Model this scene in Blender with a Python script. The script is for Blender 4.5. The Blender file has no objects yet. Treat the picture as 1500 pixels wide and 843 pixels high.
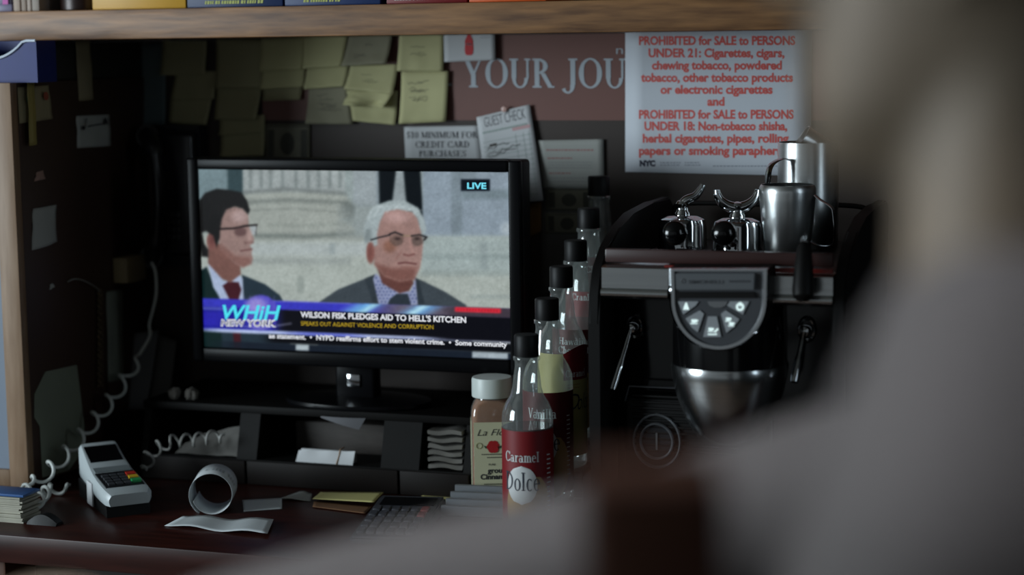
import bpy, bmesh, math, random
import numpy as np
from mathutils import Vector, Matrix, noise as mnoise
random.seed(4)
sc = bpy.context.scene
COL = sc.collection
# ------------------------------------------------------------------ camera
F = 2800.0
PITCH = math.radians(7.35); ROLL = 0.013; YAW = math.radians(18.6)
CAM = Vector((1.005, -2.985, 1.657))
FW = Vector((-math.sin(YAW)*math.cos(PITCH), math.cos(YAW)*math.cos(PITCH), -math.sin(PITCH)))
_r0 = Vector((math.cos(YAW), math.sin(YAW), 0)); _u0 = _r0.cross(FW)
RT = math.cos(ROLL)*_r0 - math.sin(ROLL)*_u0
UP = math.sin(ROLL)*_r0 + math.cos(ROLL)*_u0
cd = bpy.data.cameras.new('camera'); cam = bpy.data.objects.new('camera', cd); COL.objects.link(cam)
cd.sensor_fit = 'HORIZONTAL'; cd.sensor_width = 36.0; cd.lens = F/1500*36.0
cam.matrix_world = Matrix(((RT.x, UP.x, -FW.x, CAM.x), (RT.y, UP.y, -FW.y, CAM.y), (RT.z, UP.z, -FW.z, CAM.z), (0, 0, 0, 1)))
cd.clip_start = 0.05
cd.dof.use_dof = True; cd.dof.focus_distance = 2.80
cd.dof.aperture_fstop = (cd.lens/1000)/0.037
sc.camera = cam
# ------------------------------------------------------------------ light and exposure
sc.view_settings.view_transform = 'Standard'; sc.view_settings.look = 'None'
sc.view_settings.exposure = 0.0; sc.view_settings.gamma = 1.0; sc.view_settings.use_curve_mapping = False
w = bpy.data.worlds.new('room_light'); sc.world = w; w.use_nodes = True
w.node_tree.nodes['Background'].inputs[0].default_value = (0.75, 0.9, 1.0, 1)
w.node_tree.nodes['Background'].inputs[1].default_value = 0.003
def area(name, loc, target, sx, sy, power, col):
    l = bpy.data.lights.new(name, 'AREA'); l.shape = 'RECTANGLE'; l.size = sx; l.size_y = sy; l.energy = power; l.color = col
    o = bpy.data.objects.new(name, l); COL.objects.link(o); o.location = loc
    o.rotation_euler = (Vector(target)-Vector(loc)).to_track_quat('-Z', 'Y').to_euler()
    return o
area('shop_window_light', (-3.0, -2.7, 1.75), (0.3, -0.3, 1.4), 1.5, 1.5, 125, (0.80, 0.93, 1.0))
area('steel_reflection_light', (0.0, -5.0, 1.55), (0.0, 0, 1.55), 6.4, 2.5, 8.0, (0.85, 0.95, 1.0))  # unseen dim panel added behind the camera to brighten reflections in the steel
area('door_window_light', (3.0, -1.6, 2.0), (0.4, -0.3, 1.2), 0.3, 1.6, 5, (0.72, 0.88, 1.0))
o = area('ceiling_lamp_light', (0.42, -2.35, 2.6), (0.55, -2.25, 0), 0.5, 0.5, 9.0, (0.92, 0.94, 1.0)); o.data.spread = math.radians(80)
# ------------------------------------------------------------------ pixel -> world rays (photograph 1500 x 843)
def ray(px, py): return FW + RT*((px-750)/F) - UP*((py-421.5)/F)
def P(px, py, Y): d = ray(px, py); return CAM + d*((Y-CAM.y)/d.y)
def Q(px, py, Z): d = ray(px, py); return CAM + d*((Z-CAM.z)/d.z)
def S(px, py, X): d = ray(px, py); return CAM + d*((X-CAM.x)/d.x)
def D(px, py, dep): return CAM + ray(px, py)*dep
# ------------------------------------------------------------------ materials
def lin(c):
    return tuple(((v/255)/12.92 if v/255 <= 0.04045 else ((v/255+0.055)/1.055)**2.4) for v in c)
MATS = {}
def mat(name, rgb, rough=0.6, metal=0.0, spec=0.5, var=0.0, scale=20.0, stretch=(1, 1, 1), rgb2=None, bump=0.0, coat=0.0, emit=None, estr=1.0):
    if name in MATS: return MATS[name]
    m = bpy.data.materials.new(name); m.use_nodes = True; nt = m.node_tree; N = nt.nodes; L = nt.links
    b = N['Principled BSDF']; c = lin(rgb)
    b.inputs['Base Color'].default_value = (*c, 1); b.inputs['Roughness'].default_value = rough; b.inputs['Metallic'].default_value = metal
    b.inputs['Specular IOR Level'].default_value = spec
    if coat: b.inputs['Coat Weight'].default_value = coat; b.inputs['Coat Roughness'].default_value = 0.06
    if emit:
        b.inputs['Emission Color'].default_value = (*lin(emit), 1); b.inputs['Emission Strength'].default_value = estr
    if var or rgb2 or bump:
        tc = N.new('ShaderNodeTexCoord'); mp = N.new('ShaderNodeMapping'); mp.inputs['Scale'].default_value = stretch
        nz = N.new('ShaderNodeTexNoise'); nz.inputs['Scale'].default_value = scale; nz.inputs['Detail'].default_value = 5
        L.new(tc.outputs['Object'], mp.inputs[0]); L.new(mp.outputs[0], nz.inputs['Vector'])
        rp = N.new('ShaderNodeValToRGB'); rp.color_ramp.elements[0].position = 0.3; rp.color_ramp.elements[1].position = 0.7
        c2 = lin(rgb2) if rgb2 else tuple(v*(1-var) for v in c)
        rp.color_ramp.elements[0].color = (*c2, 1); rp.color_ramp.elements[1].color = (*c, 1)
        L.new(nz.outputs[0], rp.inputs[0])
        L.new(rp.outputs[0], b.inputs['Base Color'])
        if bump:
            bp = N.new('ShaderNodeBump'); bp.inputs['Strength'].default_value = bump; bp.inputs['Distance'].default_value = 0.002
            L.new(nz.outputs[0], bp.inputs['Height']); L.new(bp.outputs[0], b.inputs['Normal'])
    MATS[name] = m; return m
def glass(name, tint=(0.93, 0.96, 0.95)):
    m = bpy.data.materials.new(name); m.use_nodes = True; nt = m.node_tree; N = nt.nodes; L = nt.links
    N.remove(N['Principled BSDF'])
    t = N.new('ShaderNodeBsdfTransparent'); t.inputs[0].default_value = (*tint, 1)
    g = N.new('ShaderNodeBsdfGlossy'); g.inputs['Roughness'].default_value = 0.09
    tc = N.new('ShaderNodeTexCoord'); nz = N.new('ShaderNodeTexNoise'); nz.inputs['Scale'].default_value = 45
    bp = N.new('ShaderNodeBump'); bp.inputs['Strength'].default_value = 0.12; bp.inputs['Distance'].default_value = 0.004
    L.new(tc.outputs['Object'], nz.inputs['Vector']); L.new(nz.outputs[0], bp.inputs['Height']); L.new(bp.outputs[0], g.inputs['Normal'])
    lw = N.new('ShaderNodeLayerWeight'); lw.inputs[0].default_value = 0.35
    mr = N.new('ShaderNodeMapRange'); mr.inputs['To Min'].default_value = 0.11; mr.inputs['To Max'].default_value = 0.75
    L.new(lw.outputs['Facing'], mr.inputs[0])
    pw = N.new('ShaderNodeMath'); pw.operation = 'POWER'; pw.inputs[1].default_value = 1.3
    L.new(mr.outputs[0], pw.inputs[0])
    mx = N.new('ShaderNodeMixShader'); L.new(pw.outputs[0], mx.inputs[0]); L.new(t.outputs[0], mx.inputs[1]); L.new(g.outputs[0], mx.inputs[2])
    df = N.new('ShaderNodeBsdfDiffuse'); df.inputs[0].default_value = (.75, .8, .78, 1); m2 = N.new('ShaderNodeMixShader'); m2.inputs[0].default_value = 0.09
    L.new(mx.outputs[0], m2.inputs[1]); L.new(df.outputs[0], m2.inputs[2])
    L.new(m2.outputs[0], N['Material Output'].inputs[0]); MATS[name] = m; return m
def emis(name, rgb, s=1.0):
    m = bpy.data.materials.new(name); m.use_nodes = True; N = m.node_tree.nodes; N.remove(N['Principled BSDF'])
    e = N.new('ShaderNodeEmission'); e.inputs[0].default_value = (*lin(rgb), 1); e.inputs[1].default_value = s
    m.node_tree.links.new(e.outputs[0], N['Material Output'].inputs[0]); return m
# ------------------------------------------------------------------ object helpers
MW = {}
def thing(name, label, cat, loc, rotz=0.0, group=None):
    o = bpy.data.objects.new(name, None); COL.objects.link(o); o.empty_display_size = 0.05
    o.location = loc; o.rotation_euler = (0, 0, rotz); o['label'] = label; o['category'] = cat
    if group: o['group'] = group
    MW[o] = Matrix.Translation(Vector(loc)) @ Matrix.Rotation(rotz, 4, 'Z'); return o
def _link(name, bm, m, smooth):
    bmesh.ops.recalc_face_normals(bm, faces=bm.faces) if smooth != 'keep' else None
    me = bpy.data.meshes.new(name); bm.to_mesh(me); bm.free()
    if smooth:
        for p in me.polygons: p.use_smooth = True
        if smooth == 'auto':
            try: me.set_sharp_from_angle(angle=math.radians(38))
            except Exception: pass
    if isinstance(m, (list, tuple)):
        for k in m: me.materials.append(k)
    else: me.materials.append(m)
    o = bpy.data.objects.new(name, me); COL.objects.link(o); return o
def part(name, bm, m, parent, local=False, smooth='auto', label=None):
    inv = MW[parent].inverted()
    if not local: bm.transform(inv)
    o = _link(name, bm, m, smooth); o.parent = parent; MW[o] = MW[parent].copy()
    if label: o['label'] = label
    return o
def single(name, bm, m, label, cat, group=None, smooth='auto', kind=None):
    vs = [v.co for v in bm.verts]
    lo = Vector([min(v[i] for v in vs) for i in range(3)]); hi = Vector([max(v[i] for v in vs) for i in range(3)])
    c = Vector(((lo.x+hi.x)/2, (lo.y+hi.y)/2, lo.z)); bm.transform(Matrix.Translation(-c))
    o = _link(name, bm, m, smooth); o.location = c; MW[o] = Matrix.Translation(c)
    if label: o['label'] = label
    if cat: o['category'] = cat
    if group: o['group'] = group
    if kind: o['kind'] = kind
    return o
def struct(name, bm, m): return single(name, bm, m, None, None, kind='structure')
B = bmesh.new
def box(bm, x0, x1, y0, y1, z0, z1, bev=0.0, seg=2):
    g = bmesh.ops.create_cube(bm, size=1.0)
    for v in g['verts']:
        v.co = Vector(((x0+x1)/2+v.co.x*(x1-x0), (y0+y1)/2+v.co.y*(y1-y0), (z0+z1)/2+v.co.z*(z1-z0)))
    if bev:
        es = list({e for v in g['verts'] for e in v.link_edges})
        bmesh.ops.bevel(bm, geom=es, offset=bev, segments=seg, affect='EDGES', profile=0.5)
    return bm
def loft(bm, rings, cap=True, closed=True):
    vs = [[bm.verts.new(p) for p in r] for r in rings]; n = len(vs[0])
    for a, b in zip(vs[:-1], vs[1:]):
        for i in range(n if closed else n-1):
            j = (i+1) % n; bm.faces.new((a[i], a[j], b[j], b[i]))
    if cap and closed: bm.faces.new(list(reversed(vs[0]))); bm.faces.new(vs[-1])
    return bm
def lathe(bm, prof, c=(0, 0, 0), seg=32, axis=Vector((0, 0, 1)), cap=True):
    axis = Vector(axis).normalized(); t = axis.orthogonal().normalized(); u = axis.cross(t); c = Vector(c)
    rings = [[c+axis*z+(t*math.cos(2*math.pi*i/seg)+u*math.sin(2*math.pi*i/seg))*max(r, 1e-5) for i in range(seg)] for r, z in prof]
    return loft(bm, rings, cap)
def tube(bm, pts, r, seg=8, cap=True, flat=None):
    pts = [Vector(p) for p in pts]; n = len(pts); rs = r if isinstance(r, (list, tuple)) else [r]*n
    T = [(pts[min(i+1, n-1)]-pts[max(i-1, 0)]).normalized() for i in range(n)]
    a = T[0].orthogonal().normalized()
    if flat is not None:
        a = Vector(flat); a = (a-T[0]*a.dot(T[0])).normalized()
    rings = []
    for i in range(n):
        a = (a-T[i]*a.dot(T[i])).normalized(); b = T[i].cross(a)
        ra, rb = rs[i] if isinstance(rs[i], tuple) else (rs[i], rs[i])
        rings.append([pts[i]+a*math.cos(2*math.pi*k/seg)*ra+b*math.sin(2*math.pi*k/seg)*rb for k in range(seg)])
    return loft(bm, rings, cap)
def smooth_path(pts, n=6):
    pts = [Vector(p) for p in pts]; out = []
    for i in range(len(pts)-1):
        p0 = pts[max(i-1, 0)]; p1 = pts[i]; p2 = pts[i+1]; p3 = pts[min(i+2, len(pts)-1)]
        for k in range(n):
            t = k/n
            out.append(0.5*((2*p1)+(p2-p0)*t+(2*p0-5*p1+4*p2-p3)*t*t+(3*p1-p0-3*p2+p3)*t**3))
    out.append(pts[-1]); return out
def prism(bm, pts, d):
    d = Vector(d); a = [bm.verts.new(Vector(p)) for p in pts]; b = [bm.verts.new(Vector(p)+d) for p in pts]; n = len(pts)
    bm.faces.new(a); bm.faces.new(list(reversed(b)))
    for i in range(n): j = (i+1) % n; bm.faces.new((a[j], a[i], b[i], b[j]))
    return bm
def sheet(bm, c00, c10, c11, c01, f=None, nu=10, nv=10, th=0.0004):
    """paper: corners bottom-left, bottom-right, top-right, top-left; f(u,v) = lift along the sheet's normal"""
    c00, c10, c11, c01 = map(Vector, (c00, c10, c11, c01)); nrm = (c10-c00).cross(c01-c00).normalized()
    def pt(u, v): return (c00*(1-u)+c10*u)*(1-v)+(c01*(1-u)+c11*u)*v + nrm*(f(u, v) if f else 0)
    A = [[bm.verts.new(pt(i/nu, j/nv)+nrm*th) for i in range(nu+1)] for j in range(nv+1)]
    Bk = [[bm.verts.new(pt(i/nu, j/nv)) for i in range(nu+1)] for j in range(nv+1)]
    for j in range(nv):
        for i in range(nu):
            bm.faces.new((A[j][i], A[j][i+1], A[j+1][i+1], A[j+1][i])); bm.faces.new((Bk[j][i], Bk[j+1][i], Bk[j+1][i+1], Bk[j][i+1]))
    rim = [(0, i) for i in range(nu+1)]+[(j, nu) for j in range(1, nv+1)]+[(nv, i) for i in range(nu-1, -1, -1)]+[(j, 0) for j in range(nv-1, 0, -1)]
    for k in range(len(rim)):
        a = rim[k]; b = rim[(k+1) % len(rim)]
        bm.faces.new((A[b[0]][b[1]], A[a[0]][a[1]], Bk[a[0]][a[1]], Bk[b[0]][b[1]]))
    return bm
def remesh(bm, voxel, smooth=4, shrink=0.5):
    me = bpy.data.meshes.new('raw'); bmesh.ops.recalc_face_normals(bm, faces=bm.faces); bm.to_mesh(me); bm.free()
    o = bpy.data.objects.new('raw', me); COL.objects.link(o)
    r = o.modifiers.new('r', 'REMESH'); r.mode = 'VOXEL'; r.voxel_size = voxel
    if smooth: s = o.modifiers.new('s', 'SMOOTH'); s.iterations = smooth; s.factor = shrink
    dg = bpy.context.evaluated_depsgraph_get(); m2 = bpy.data.meshes.new_from_object(o.evaluated_get(dg))
    out = bmesh.new(); out.from_mesh(m2); bpy.data.objects.remove(o); bpy.data.meshes.remove(me); bpy.data.meshes.remove(m2)
    return out
# ------------------------------------------------------------------ lettering
def glyphs_sans(s, bold=0.0, shear=0.0, spacing=1.0):
    cu = bpy.data.curves.new('t', 'FONT'); cu.body = s; cu.size = 1.0; cu.offset = bold; cu.shear = shear; cu.space_character = spacing; cu.resolution_u = 3
    o = bpy.data.objects.new('t', cu); COL.objects.link(o); dg = bpy.context.evaluated_depsgraph_get()
    me = bpy.data.meshes.new_from_object(o.evaluated_get(dg))
    V = [(v.co.x, v.co.y) for v in me.vertices]; Fc = [tuple(p.vertices) for p in me.polygons]
    bpy.data.objects.remove(o); bpy.data.curves.remove(cu); bpy.data.meshes.remove(me)
    return V, Fc
def _arc(cx, cy, rx, ry, a0, a1, tmax, tmin, n=16, st=0.0):
    V = []; Fc = []
    for i in range(n+1):
        a = math.radians(a0+(a1-a0)*i/n); t = tmin+(tmax-tmin)*abs(math.cos(a-st))**1.5
        V += [(cx+(rx)*math.cos(a), cy+(ry)*math.sin(a)), (cx+(rx-t)*math.cos(a), cy+(ry-min(t, tmin*1.6))*math.sin(a))]
        if i: k = 2*i; Fc.append((k-2, k, k+1, k-1))
    return V, Fc
def _ln(x0, y0, x1, y1, w):   # horizontal-width stroke
    return [(x0-w/2, y0), (x0+w/2, y0), (x1+w/2, y1), (x1-w/2, y1)], [(0, 1, 2, 3)]
def _bar(x0, x1, y, h): return [(x0, y-h/2), (x1, y-h/2), (x1, y+h/2), (x0, y+h/2)], [(0, 1, 2, 3)]
def serif_glyph(ch, T=0.135, t=0.045):
    g = []; sv = 0.075
    def stem(x, y0=0, y1=1, w=T, top=True, bot=True):
        g.append(_ln(x, y0, x, y1, w))
        if top: g.append(_bar(x-w/2-sv, x+w/2+sv, y1-t/2, t))
        if bot: g.append(_bar(x-w/2-sv, x+w/2+sv, y0+t/2, t))
    def ft(x, y=0): g.append(_bar(x-0.11, x+0.11, y+(t/2 if y < .5 else -t/2), t))
    A = lambda *a, **k: g.append(_arc(*a, **k))
    W = 0.7
    if ch == 'A': g += [_ln(.1, 0, .37, 1, t*1.2), _ln(.62, 0, .37, 1, T), _bar(.17, .55, .33, t)]; ft(.1); ft(.62); W = .74
    elif ch == 'C': A(.43, .5, .39, .51, 40, 320, T, t); g += [_ln(.74, .66, .74, .98, t), _ln(.74, .04, .74, .24, t)]; W = .8
    elif ch == 'D': stem(.15); A(.2, .5, .52, .5, -90, 90, T, t); W = .78
    elif ch == 'E': stem(.15); g += [_bar(.1, .6, 1-t/2, t), _bar(.1, .48, .52, t), _bar(.1, .62, t/2, t), _ln(.6, .8, .6, 1, t), _ln(.62, 0, .62, .22, t), _ln(.48, .42, .48, .62, t)]; W = .7
    elif ch == 'F': stem(.15); g += [_bar(.1, .58, 1-t/2, t), _bar(.1, .45, .5, t), _ln(.58, .78, .58, 1, t), _ln(.45, .4, .45, .6, t)]; W = .64
    elif ch == 'H': stem(.15); stem(.65); g.append(_bar(.15, .65, .52, t)); W = .82
    elif ch == 'I': stem(.16); W = .34
    elif ch == 'J': stem(.3, .1, 1, bot=False); A(.12, .1, .2475, .3, -150, 0, T, t); W = .46
    elif ch == 'M': stem(.14, w=t*1.2); stem(.82); g += [_ln(.45, .05, .17, 1, T*.9), _ln(.45, .05, .8, 1, t*1.2)]; W = .99
    elif ch == 'N': stem(.13, w=t*1.2); g.append(_ln(.65, 0, .16, 1, T)); g.append(_ln(.68, 0, .68, 1, t*1.2)); ft(.68, 1); W = .82
    elif ch == 'O': A(.43, .5, .41, .52, 0, 360, T*1.05, t, n=36); W = .88
    elif ch in 'PR':
        stem(.15); A(.2, .74, .34, .26, -90, 90, T, t); W = .62
        if ch == 'R': g.append(_ln(.64, 0, .36, .5, T)); ft(.66); W = .75
    elif ch == 'S': A(.3, .75, .25, .26, 30, 250, T, t, st=.6); A(.3, .26, .26, .27, -150, 75, T, t, st=.6); g += [_ln(.55, .72, .55, .98, t), _ln(.05, .03, .05, .28, t), _ln(.44, .36, .17, .64, T*1.1)]; W = .62
    elif ch == '$': V = serif_glyph('S'); return ([(V[0]+[(.28, -.12, 9), (.32, -.12, 9), (.32, 1.12, 9), (.28, 1.12, 9)]), V[1]+[tuple(len(V[0])+i for i in range(4))], .62])
    elif ch == 'T': stem(.35, top=False); g += [_bar(.03, .67, 1-t/2, t), _ln(.05, .78, .05, 1, t), _ln(.65, .78, .65, 1, t)]; W = .7
    elif ch == 'U': stem(.15, .32, 1, bot=False); g.append(_ln(.64, .32, .64, 1, t*1.3)); ft(.64, 1); A(.372, .34, .29, .36, 180, 360, T*.8, t); W = .8
    elif ch == 'Y': g += [_ln(.37, .42, .12, 1, T), _ln(.37, .42, .64, 1, t*1.3)]; ft(.12, 1); ft(.64, 1); stem(.37, 0, .45, top=False); W = .76
    elif ch == '1': stem(.25); g.append(_ln(.08, .8, .25, .98, t)); W = .5
    elif ch == '0': A(.3, .5, .28, .52, 0, 360, T, t, n=30); W = .6
    elif ch == 'V': g += [_ln(.38, 0, .12, 1, T), _ln(.38, 0, .66, 1, t*1.3)]; ft(.12, 1); ft(.66, 1); W = .76
    elif ch == 'a': A(.22, .2, .2, .22, 0, 360, T*.8, t, n=20); stem(.42, 0, .45, top=False); A(.26, .44, .22, .22, 0, 150, T*.8, t); W = .58
    elif ch == 'r': stem(.15, 0, .64); A(.36, .4, .2, .24, 50, 180, T*.8, t); W = .48
    elif ch in 'mn':
        stem(.14, 0, .64); A(.29, .4, .21, .25, 0, 180, T, t); stem(.43, 0, .42, top=False); W = .58
        if ch == 'm': A(.58, .4, .21, .25, 0, 180, T, t); stem(.73, 0, .42, top=False); W = .88
    elif ch == 'e': A(.27, .32, .25, .34, 0, 310, T*.9, t, n=22); g.append(_bar(.06, .5, .36, t)); W = .55
    elif ch == 'c': A(.27, .32, .25, .34, 50, 310, T*.9, t, n=22); W = .52
    elif ch == 'o': A(.28, .32, .26, .34, 0, 360, T, t, n=24); W = .58
    elif ch == 'l': stem(.14, 0, 1); W = .32
    elif ch == 'i': stem(.14, 0, .64); g.append(_bar(.07, .21, .86, .13)); W = .32
    elif ch == 't': stem(.16, 0, .9, top=False); g.append(_bar(.02, .36, .62, t)); W = .38
    elif ch == 'w': g += [_ln(.2, 0, .06, .64, T*.8), _ln(.2, 0, .36, .64, t), _ln(.5, 0, .36, .64, T*.8), _ln(.5, 0, .66, .64, t)]; W = .72
    elif ch == 'h': stem(.14, 0, 1); A(.29, .4, .21, .25, 0, 180, T, t); stem(.43, 0, .42, top=False); W = .58
    elif ch == 'b': stem(.14, 0, 1); A(.3, .32, .24, .34, 0, 360, T, t, n=22); W = .58
    elif ch == 'y': g += [_ln(.27, 0, .08, .64, T*.8), _ln(.12, -.3, .48, .64, t)]; W = .52
    else: W = .32
    V = []; Fc = []
    for n_, (v, f) in enumerate(g): k = len(V); V += [(p[0], p[1], n_) for p in v]; Fc += [tuple(i+k for i in q) for q in f]
    return V, Fc, W
def glyphs_serif(s, **k):
    V = []; Fc = []; x = 0
    for ch in s:
        v, f, w_ = serif_glyph(ch, **k); n = len(V); V += [(p[0]+x, p[1], p[2]) for p in v]; Fc += [tuple(i+n for i in q) for q in f]; x += w_+0.03
    return V, Fc
def put(bm, G, fn, mi=0):
    """G normalised so that u runs 0..1 over the width and cap height is 1; fn(u, h) -> world"""
    V, Fc = G
    if not V: return bm
    xs = [p[0] for p in V]; x0 = min(xs); wd = max(max(xs)-x0, 1e-6)
    def at(p):
        q = fn((p[0]-x0)/wd, p[1])
        if len(p) > 2:
            du = fn((p[0]-x0)/wd+.01, p[1])-q; dv = fn((p[0]-x0)/wd, p[1]+.05)-q; q = q+du.cross(dv).normalized()*(4e-5*(p[2] % 7))
        return q
    vs = [bm.verts.new(at(p)) for p in V]
    for f in Fc:
        try: q = bm.faces.new([vs[i] for i in f]); q.material_index = mi
        except ValueError: pass
    return bm
CAPH = 0.72
def text_line(bm, s, a, b, h, off, bold=0.0, serif=False, shear=0.0, mi=0, up=Vector((0, 0, 1)), **k):
    """text from world point a to b (baseline), capital height h in metres"""
    a = Vector(a)+off; b = Vector(b)+off
    G = glyphs_serif(s, **k) if serif else glyphs_sans(s, bold, shear, **k)
    hs = h if serif else h/CAPH
    return put(bm, G, lambda u, y: a*(1-u)+b*u+up*(y*hs), mi)
def text_px(bm, s, x0, y0, x1, y1, hpx, Y, off=0.0006, **k):
    a = P(x0, y0, Y); b = P(x1, y1, Y); h = (P(x0, y0-hpx, Y)-a).z
    return text_line(bm, s, a, b, h, Vector((0, -off, 0)), **k)
def quad(bm, pts, mi=0):
    f = bm.faces.new([bm.verts.new(Vector(p)) for p in pts]); f.material_index = mi; return bm
# ------------------------------------------------------------------ the room
CZ = 0.95
m_wall = mat('dark_wall', (52, 40, 34), 0.6, var=0.3, scale=3)
m_floor = mat('floor_boards', (70, 56, 44), 0.45, var=0.35, scale=6, stretch=(1, 9, 1))
m_ceil = mat('ceiling_paint', (110, 108, 102), 0.9, var=0.1)
bm = B(); box(bm, -3.4, 3.4, 0.0, 0.10, 0, 2.9); struct('wall_back', bm, m_wall)
bm = B(); box(bm, -3.4, 3.4, -5.2, 0.10, -0.1, 0); struct('floor', bm, m_floor)
bm = B(); box(bm, -3.4, 3.4, -5.2, 0.10, 2.9, 3.0); struct('ceiling', bm, m_ceil)
# counter: slab, front panel, corner post
m_counter = mat('counter_wood', (54, 22, 16), 0.36, spec=.22, var=0.45, scale=9, stretch=(1, 8, 8), rgb2=(36, 14, 10))
m_dark = mat('dark_cabinet', (34, 22, 17), 0.5, var=0.4, scale=8, stretch=(1, 1, .2))
m_oak = mat('pale_wood', (140, 114, 90), 0.55, var=0.35, scale=12, stretch=(8, 8, 1), rgb2=(120, 92, 66))
t = thing('counter', 'dark red-brown polished wooden counter along the back wall', 'counter', (0.1, -0.32, 0))
bm = B(); box(bm, -1.35, 1.5, -0.64, -0.003, CZ-0.042, CZ, 0.002); part('countertop', bm, m_counter, t)
bm = B(); box(bm, -1.35, 1.5, -0.54, -0.02, 0.0, CZ-0.042); part('base_cabinet', bm, m_dark, t)
bm = B(); box(bm, -0.66, -0.585, -0.622, -0.54, 0.0, CZ-0.042, .004); part('post', bm, mat('post_wood', (92, 58, 40), .5, var=.3), t)
# shelf across the top
m_shelf = mat('shelf_wood', (150, 107, 66), 0.5, var=0.5, scale=7, stretch=(1.5, 9, 14), rgb2=(92, 60, 35), bump=0.3)
bm = B(); box(bm, -1.35, 1.25, -0.30, -0.003, 1.668, 1.7145, 0.002)
single('wall_shelf', bm, m_shelf, 'long worn brown wooden shelf board across the top of the scene', 'shelf')
# ---- boxes and booklets on the shelf
SZ = 1.7145; SY = -0.287
def shelf_x(px): return P(px, 5, SY).x
m_mark_y = mat('pale_green_ink', (170, 175, 90), .6); m_mark_w = mat('white_ink', (205, 205, 200), .6)
def tea_box(x0, x1, col, side, label, marks, mk, h=0.11):
    a, b = shelf_x(x0), shelf_x(x1)
    t = thing('carton', label, 'box', ((a+b)/2, SY+0.07, SZ), group='cartons in a row on the wooden shelf')
    bm = B(); box(bm, a, b, SY, SY+0.14, SZ, SZ+h, 0.0015); part('box_body', bm, mat('card_'+side, col, .45, var=.12, scale=15), t)
    if marks:
        bm = B(); z = SZ+0.0055
        u0, u1 = marks; x = a+(b-a)*u0
        while x < a+(b-a)*u1:
            wd = random.uniform(.0022, .0042); quad(bm, [(x, SY-.0005, z), (x+wd, SY-.0005, z), (x+wd+.0008, SY-.0005, z+.005), (x+.0008, SY-.0005, z+.005)]); x += wd+random.choice([.0012, .0012, .003])
        part('print', bm, mk, t, smooth=False)
    bm = B(); box(bm, a+.002, b-.002, SY+.004, SY+.07, SZ+h, SZ+h+.0012); part('lid_flap', bm, mat('card_'+side, col, .45), t)
tea_box(135, 272, (200, 150, 35), 'ochre', 'ochre yellow carton, leftmost box on the wooden shelf', None, None)
tea_box(274, 414, (14, 40, 84), 'navy', 'navy blue carton with pale print, next to the ochre carton', (.19, .8), m_mark_y, .12)
tea_box(417, 557, (16, 46, 96), 'blue', 'blue carton with pale print, between the navy carton and the red carton', (.2, .6), m_mark_y, .115)
tea_box(566, 684, (120, 16, 20), 'red', 'red carton with white print on the shelf', (.1, .92), m_mark_w, .12)
tea_box(687, 800, (225, 95, 30), 'orange', 'bright orange carton, rightmost of the boxes on the shelf', None, None, .1)
bm = B(); a, b = shelf_x(-30), shelf_x(17); box(bm, a, b, SY, SY+.1, SZ, SZ+.012, .001); box(bm, a+.004, b-.003, SY+.002, SY+.1, SZ+.012, SZ+.05, .001)
o = single('packet', bm, [mat('grey_violet', (110, 105, 130), .4)], 'grey and magenta packet at the left end of the shelf', 'packet')
bm = B(); quad(bm, [(shelf_x(4), SY-.0006, SZ+.012), (shelf_x(12), SY-.0006, SZ+.012), (shelf_x(12), SY-.0006, SZ+.024), (shelf_x(4), SY-.0006, SZ+.024)])
part('label', bm, mat('magenta', (170, 30, 140), .5), o, smooth=False)
for i, (x0, x1, c, lb) in enumerate([(19.5, 29, (170, 150, 135), 'pale booklet first in the row of spines at the shelf end'), (31, 38, (150, 132, 118), 'thin beige booklet second from the packet on the shelf'),
                                     (39.5, 45, (175, 158, 145), 'thin pale booklet third from the packet on the shelf'), (46.5, 57, (150, 138, 128), 'thicker grey-beige booklet nearest the dark tin on the shelf')]):
    a, b = shelf_x(x0), shelf_x(x1); t = thing('booklet', lb, 'booklet', ((a+b)/2, SY+.06, SZ), group='booklets upright on the shelf')
    bm = B(); box(bm, a, b, SY, SY+.12, SZ, SZ+.16, .0012); part('cover', bm, mat('booklet%d' % i, c, .6, var=.15), t)
    bm = B(); box(bm, a+.001, b-.001, SY+.003, SY+.119, SZ+.16, SZ+.1605); part('pages', bm, mat('pages', (190, 185, 170), .8), t)
bm = B(); a, b = shelf_x(60), shelf_x(132); lathe(bm, [(.030, 0), (.0345, .002), (.0345, .07), (.033, .072), (.0365, .072), (.0365, .09), (.03, .093)], ((a+b)/2, SY+.05, SZ), 32)
single('tin', bm, mat('dark_tin', (38, 22, 20), .35, metal=.3), 'dark round tin between the booklets and the ochre carton', 'tin')
# ------------------------------------------------------------------ banner on the wall
m_banner = mat('banner_brown', (116, 76, 68), 0.55, var=0.15, scale=5)
bm = B(); a = P(386, 176, 0); b = P(1420, 176, 0); box(bm, a.x, b.x, -0.0015, -0.0003, a.z, 1.667)
bn = single('banner', bm, m_banner, 'reddish brown banner with pale capital letters under the shelf', 'banner')
bm = B(); s_ = 'YOUR JOURNEY'
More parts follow.
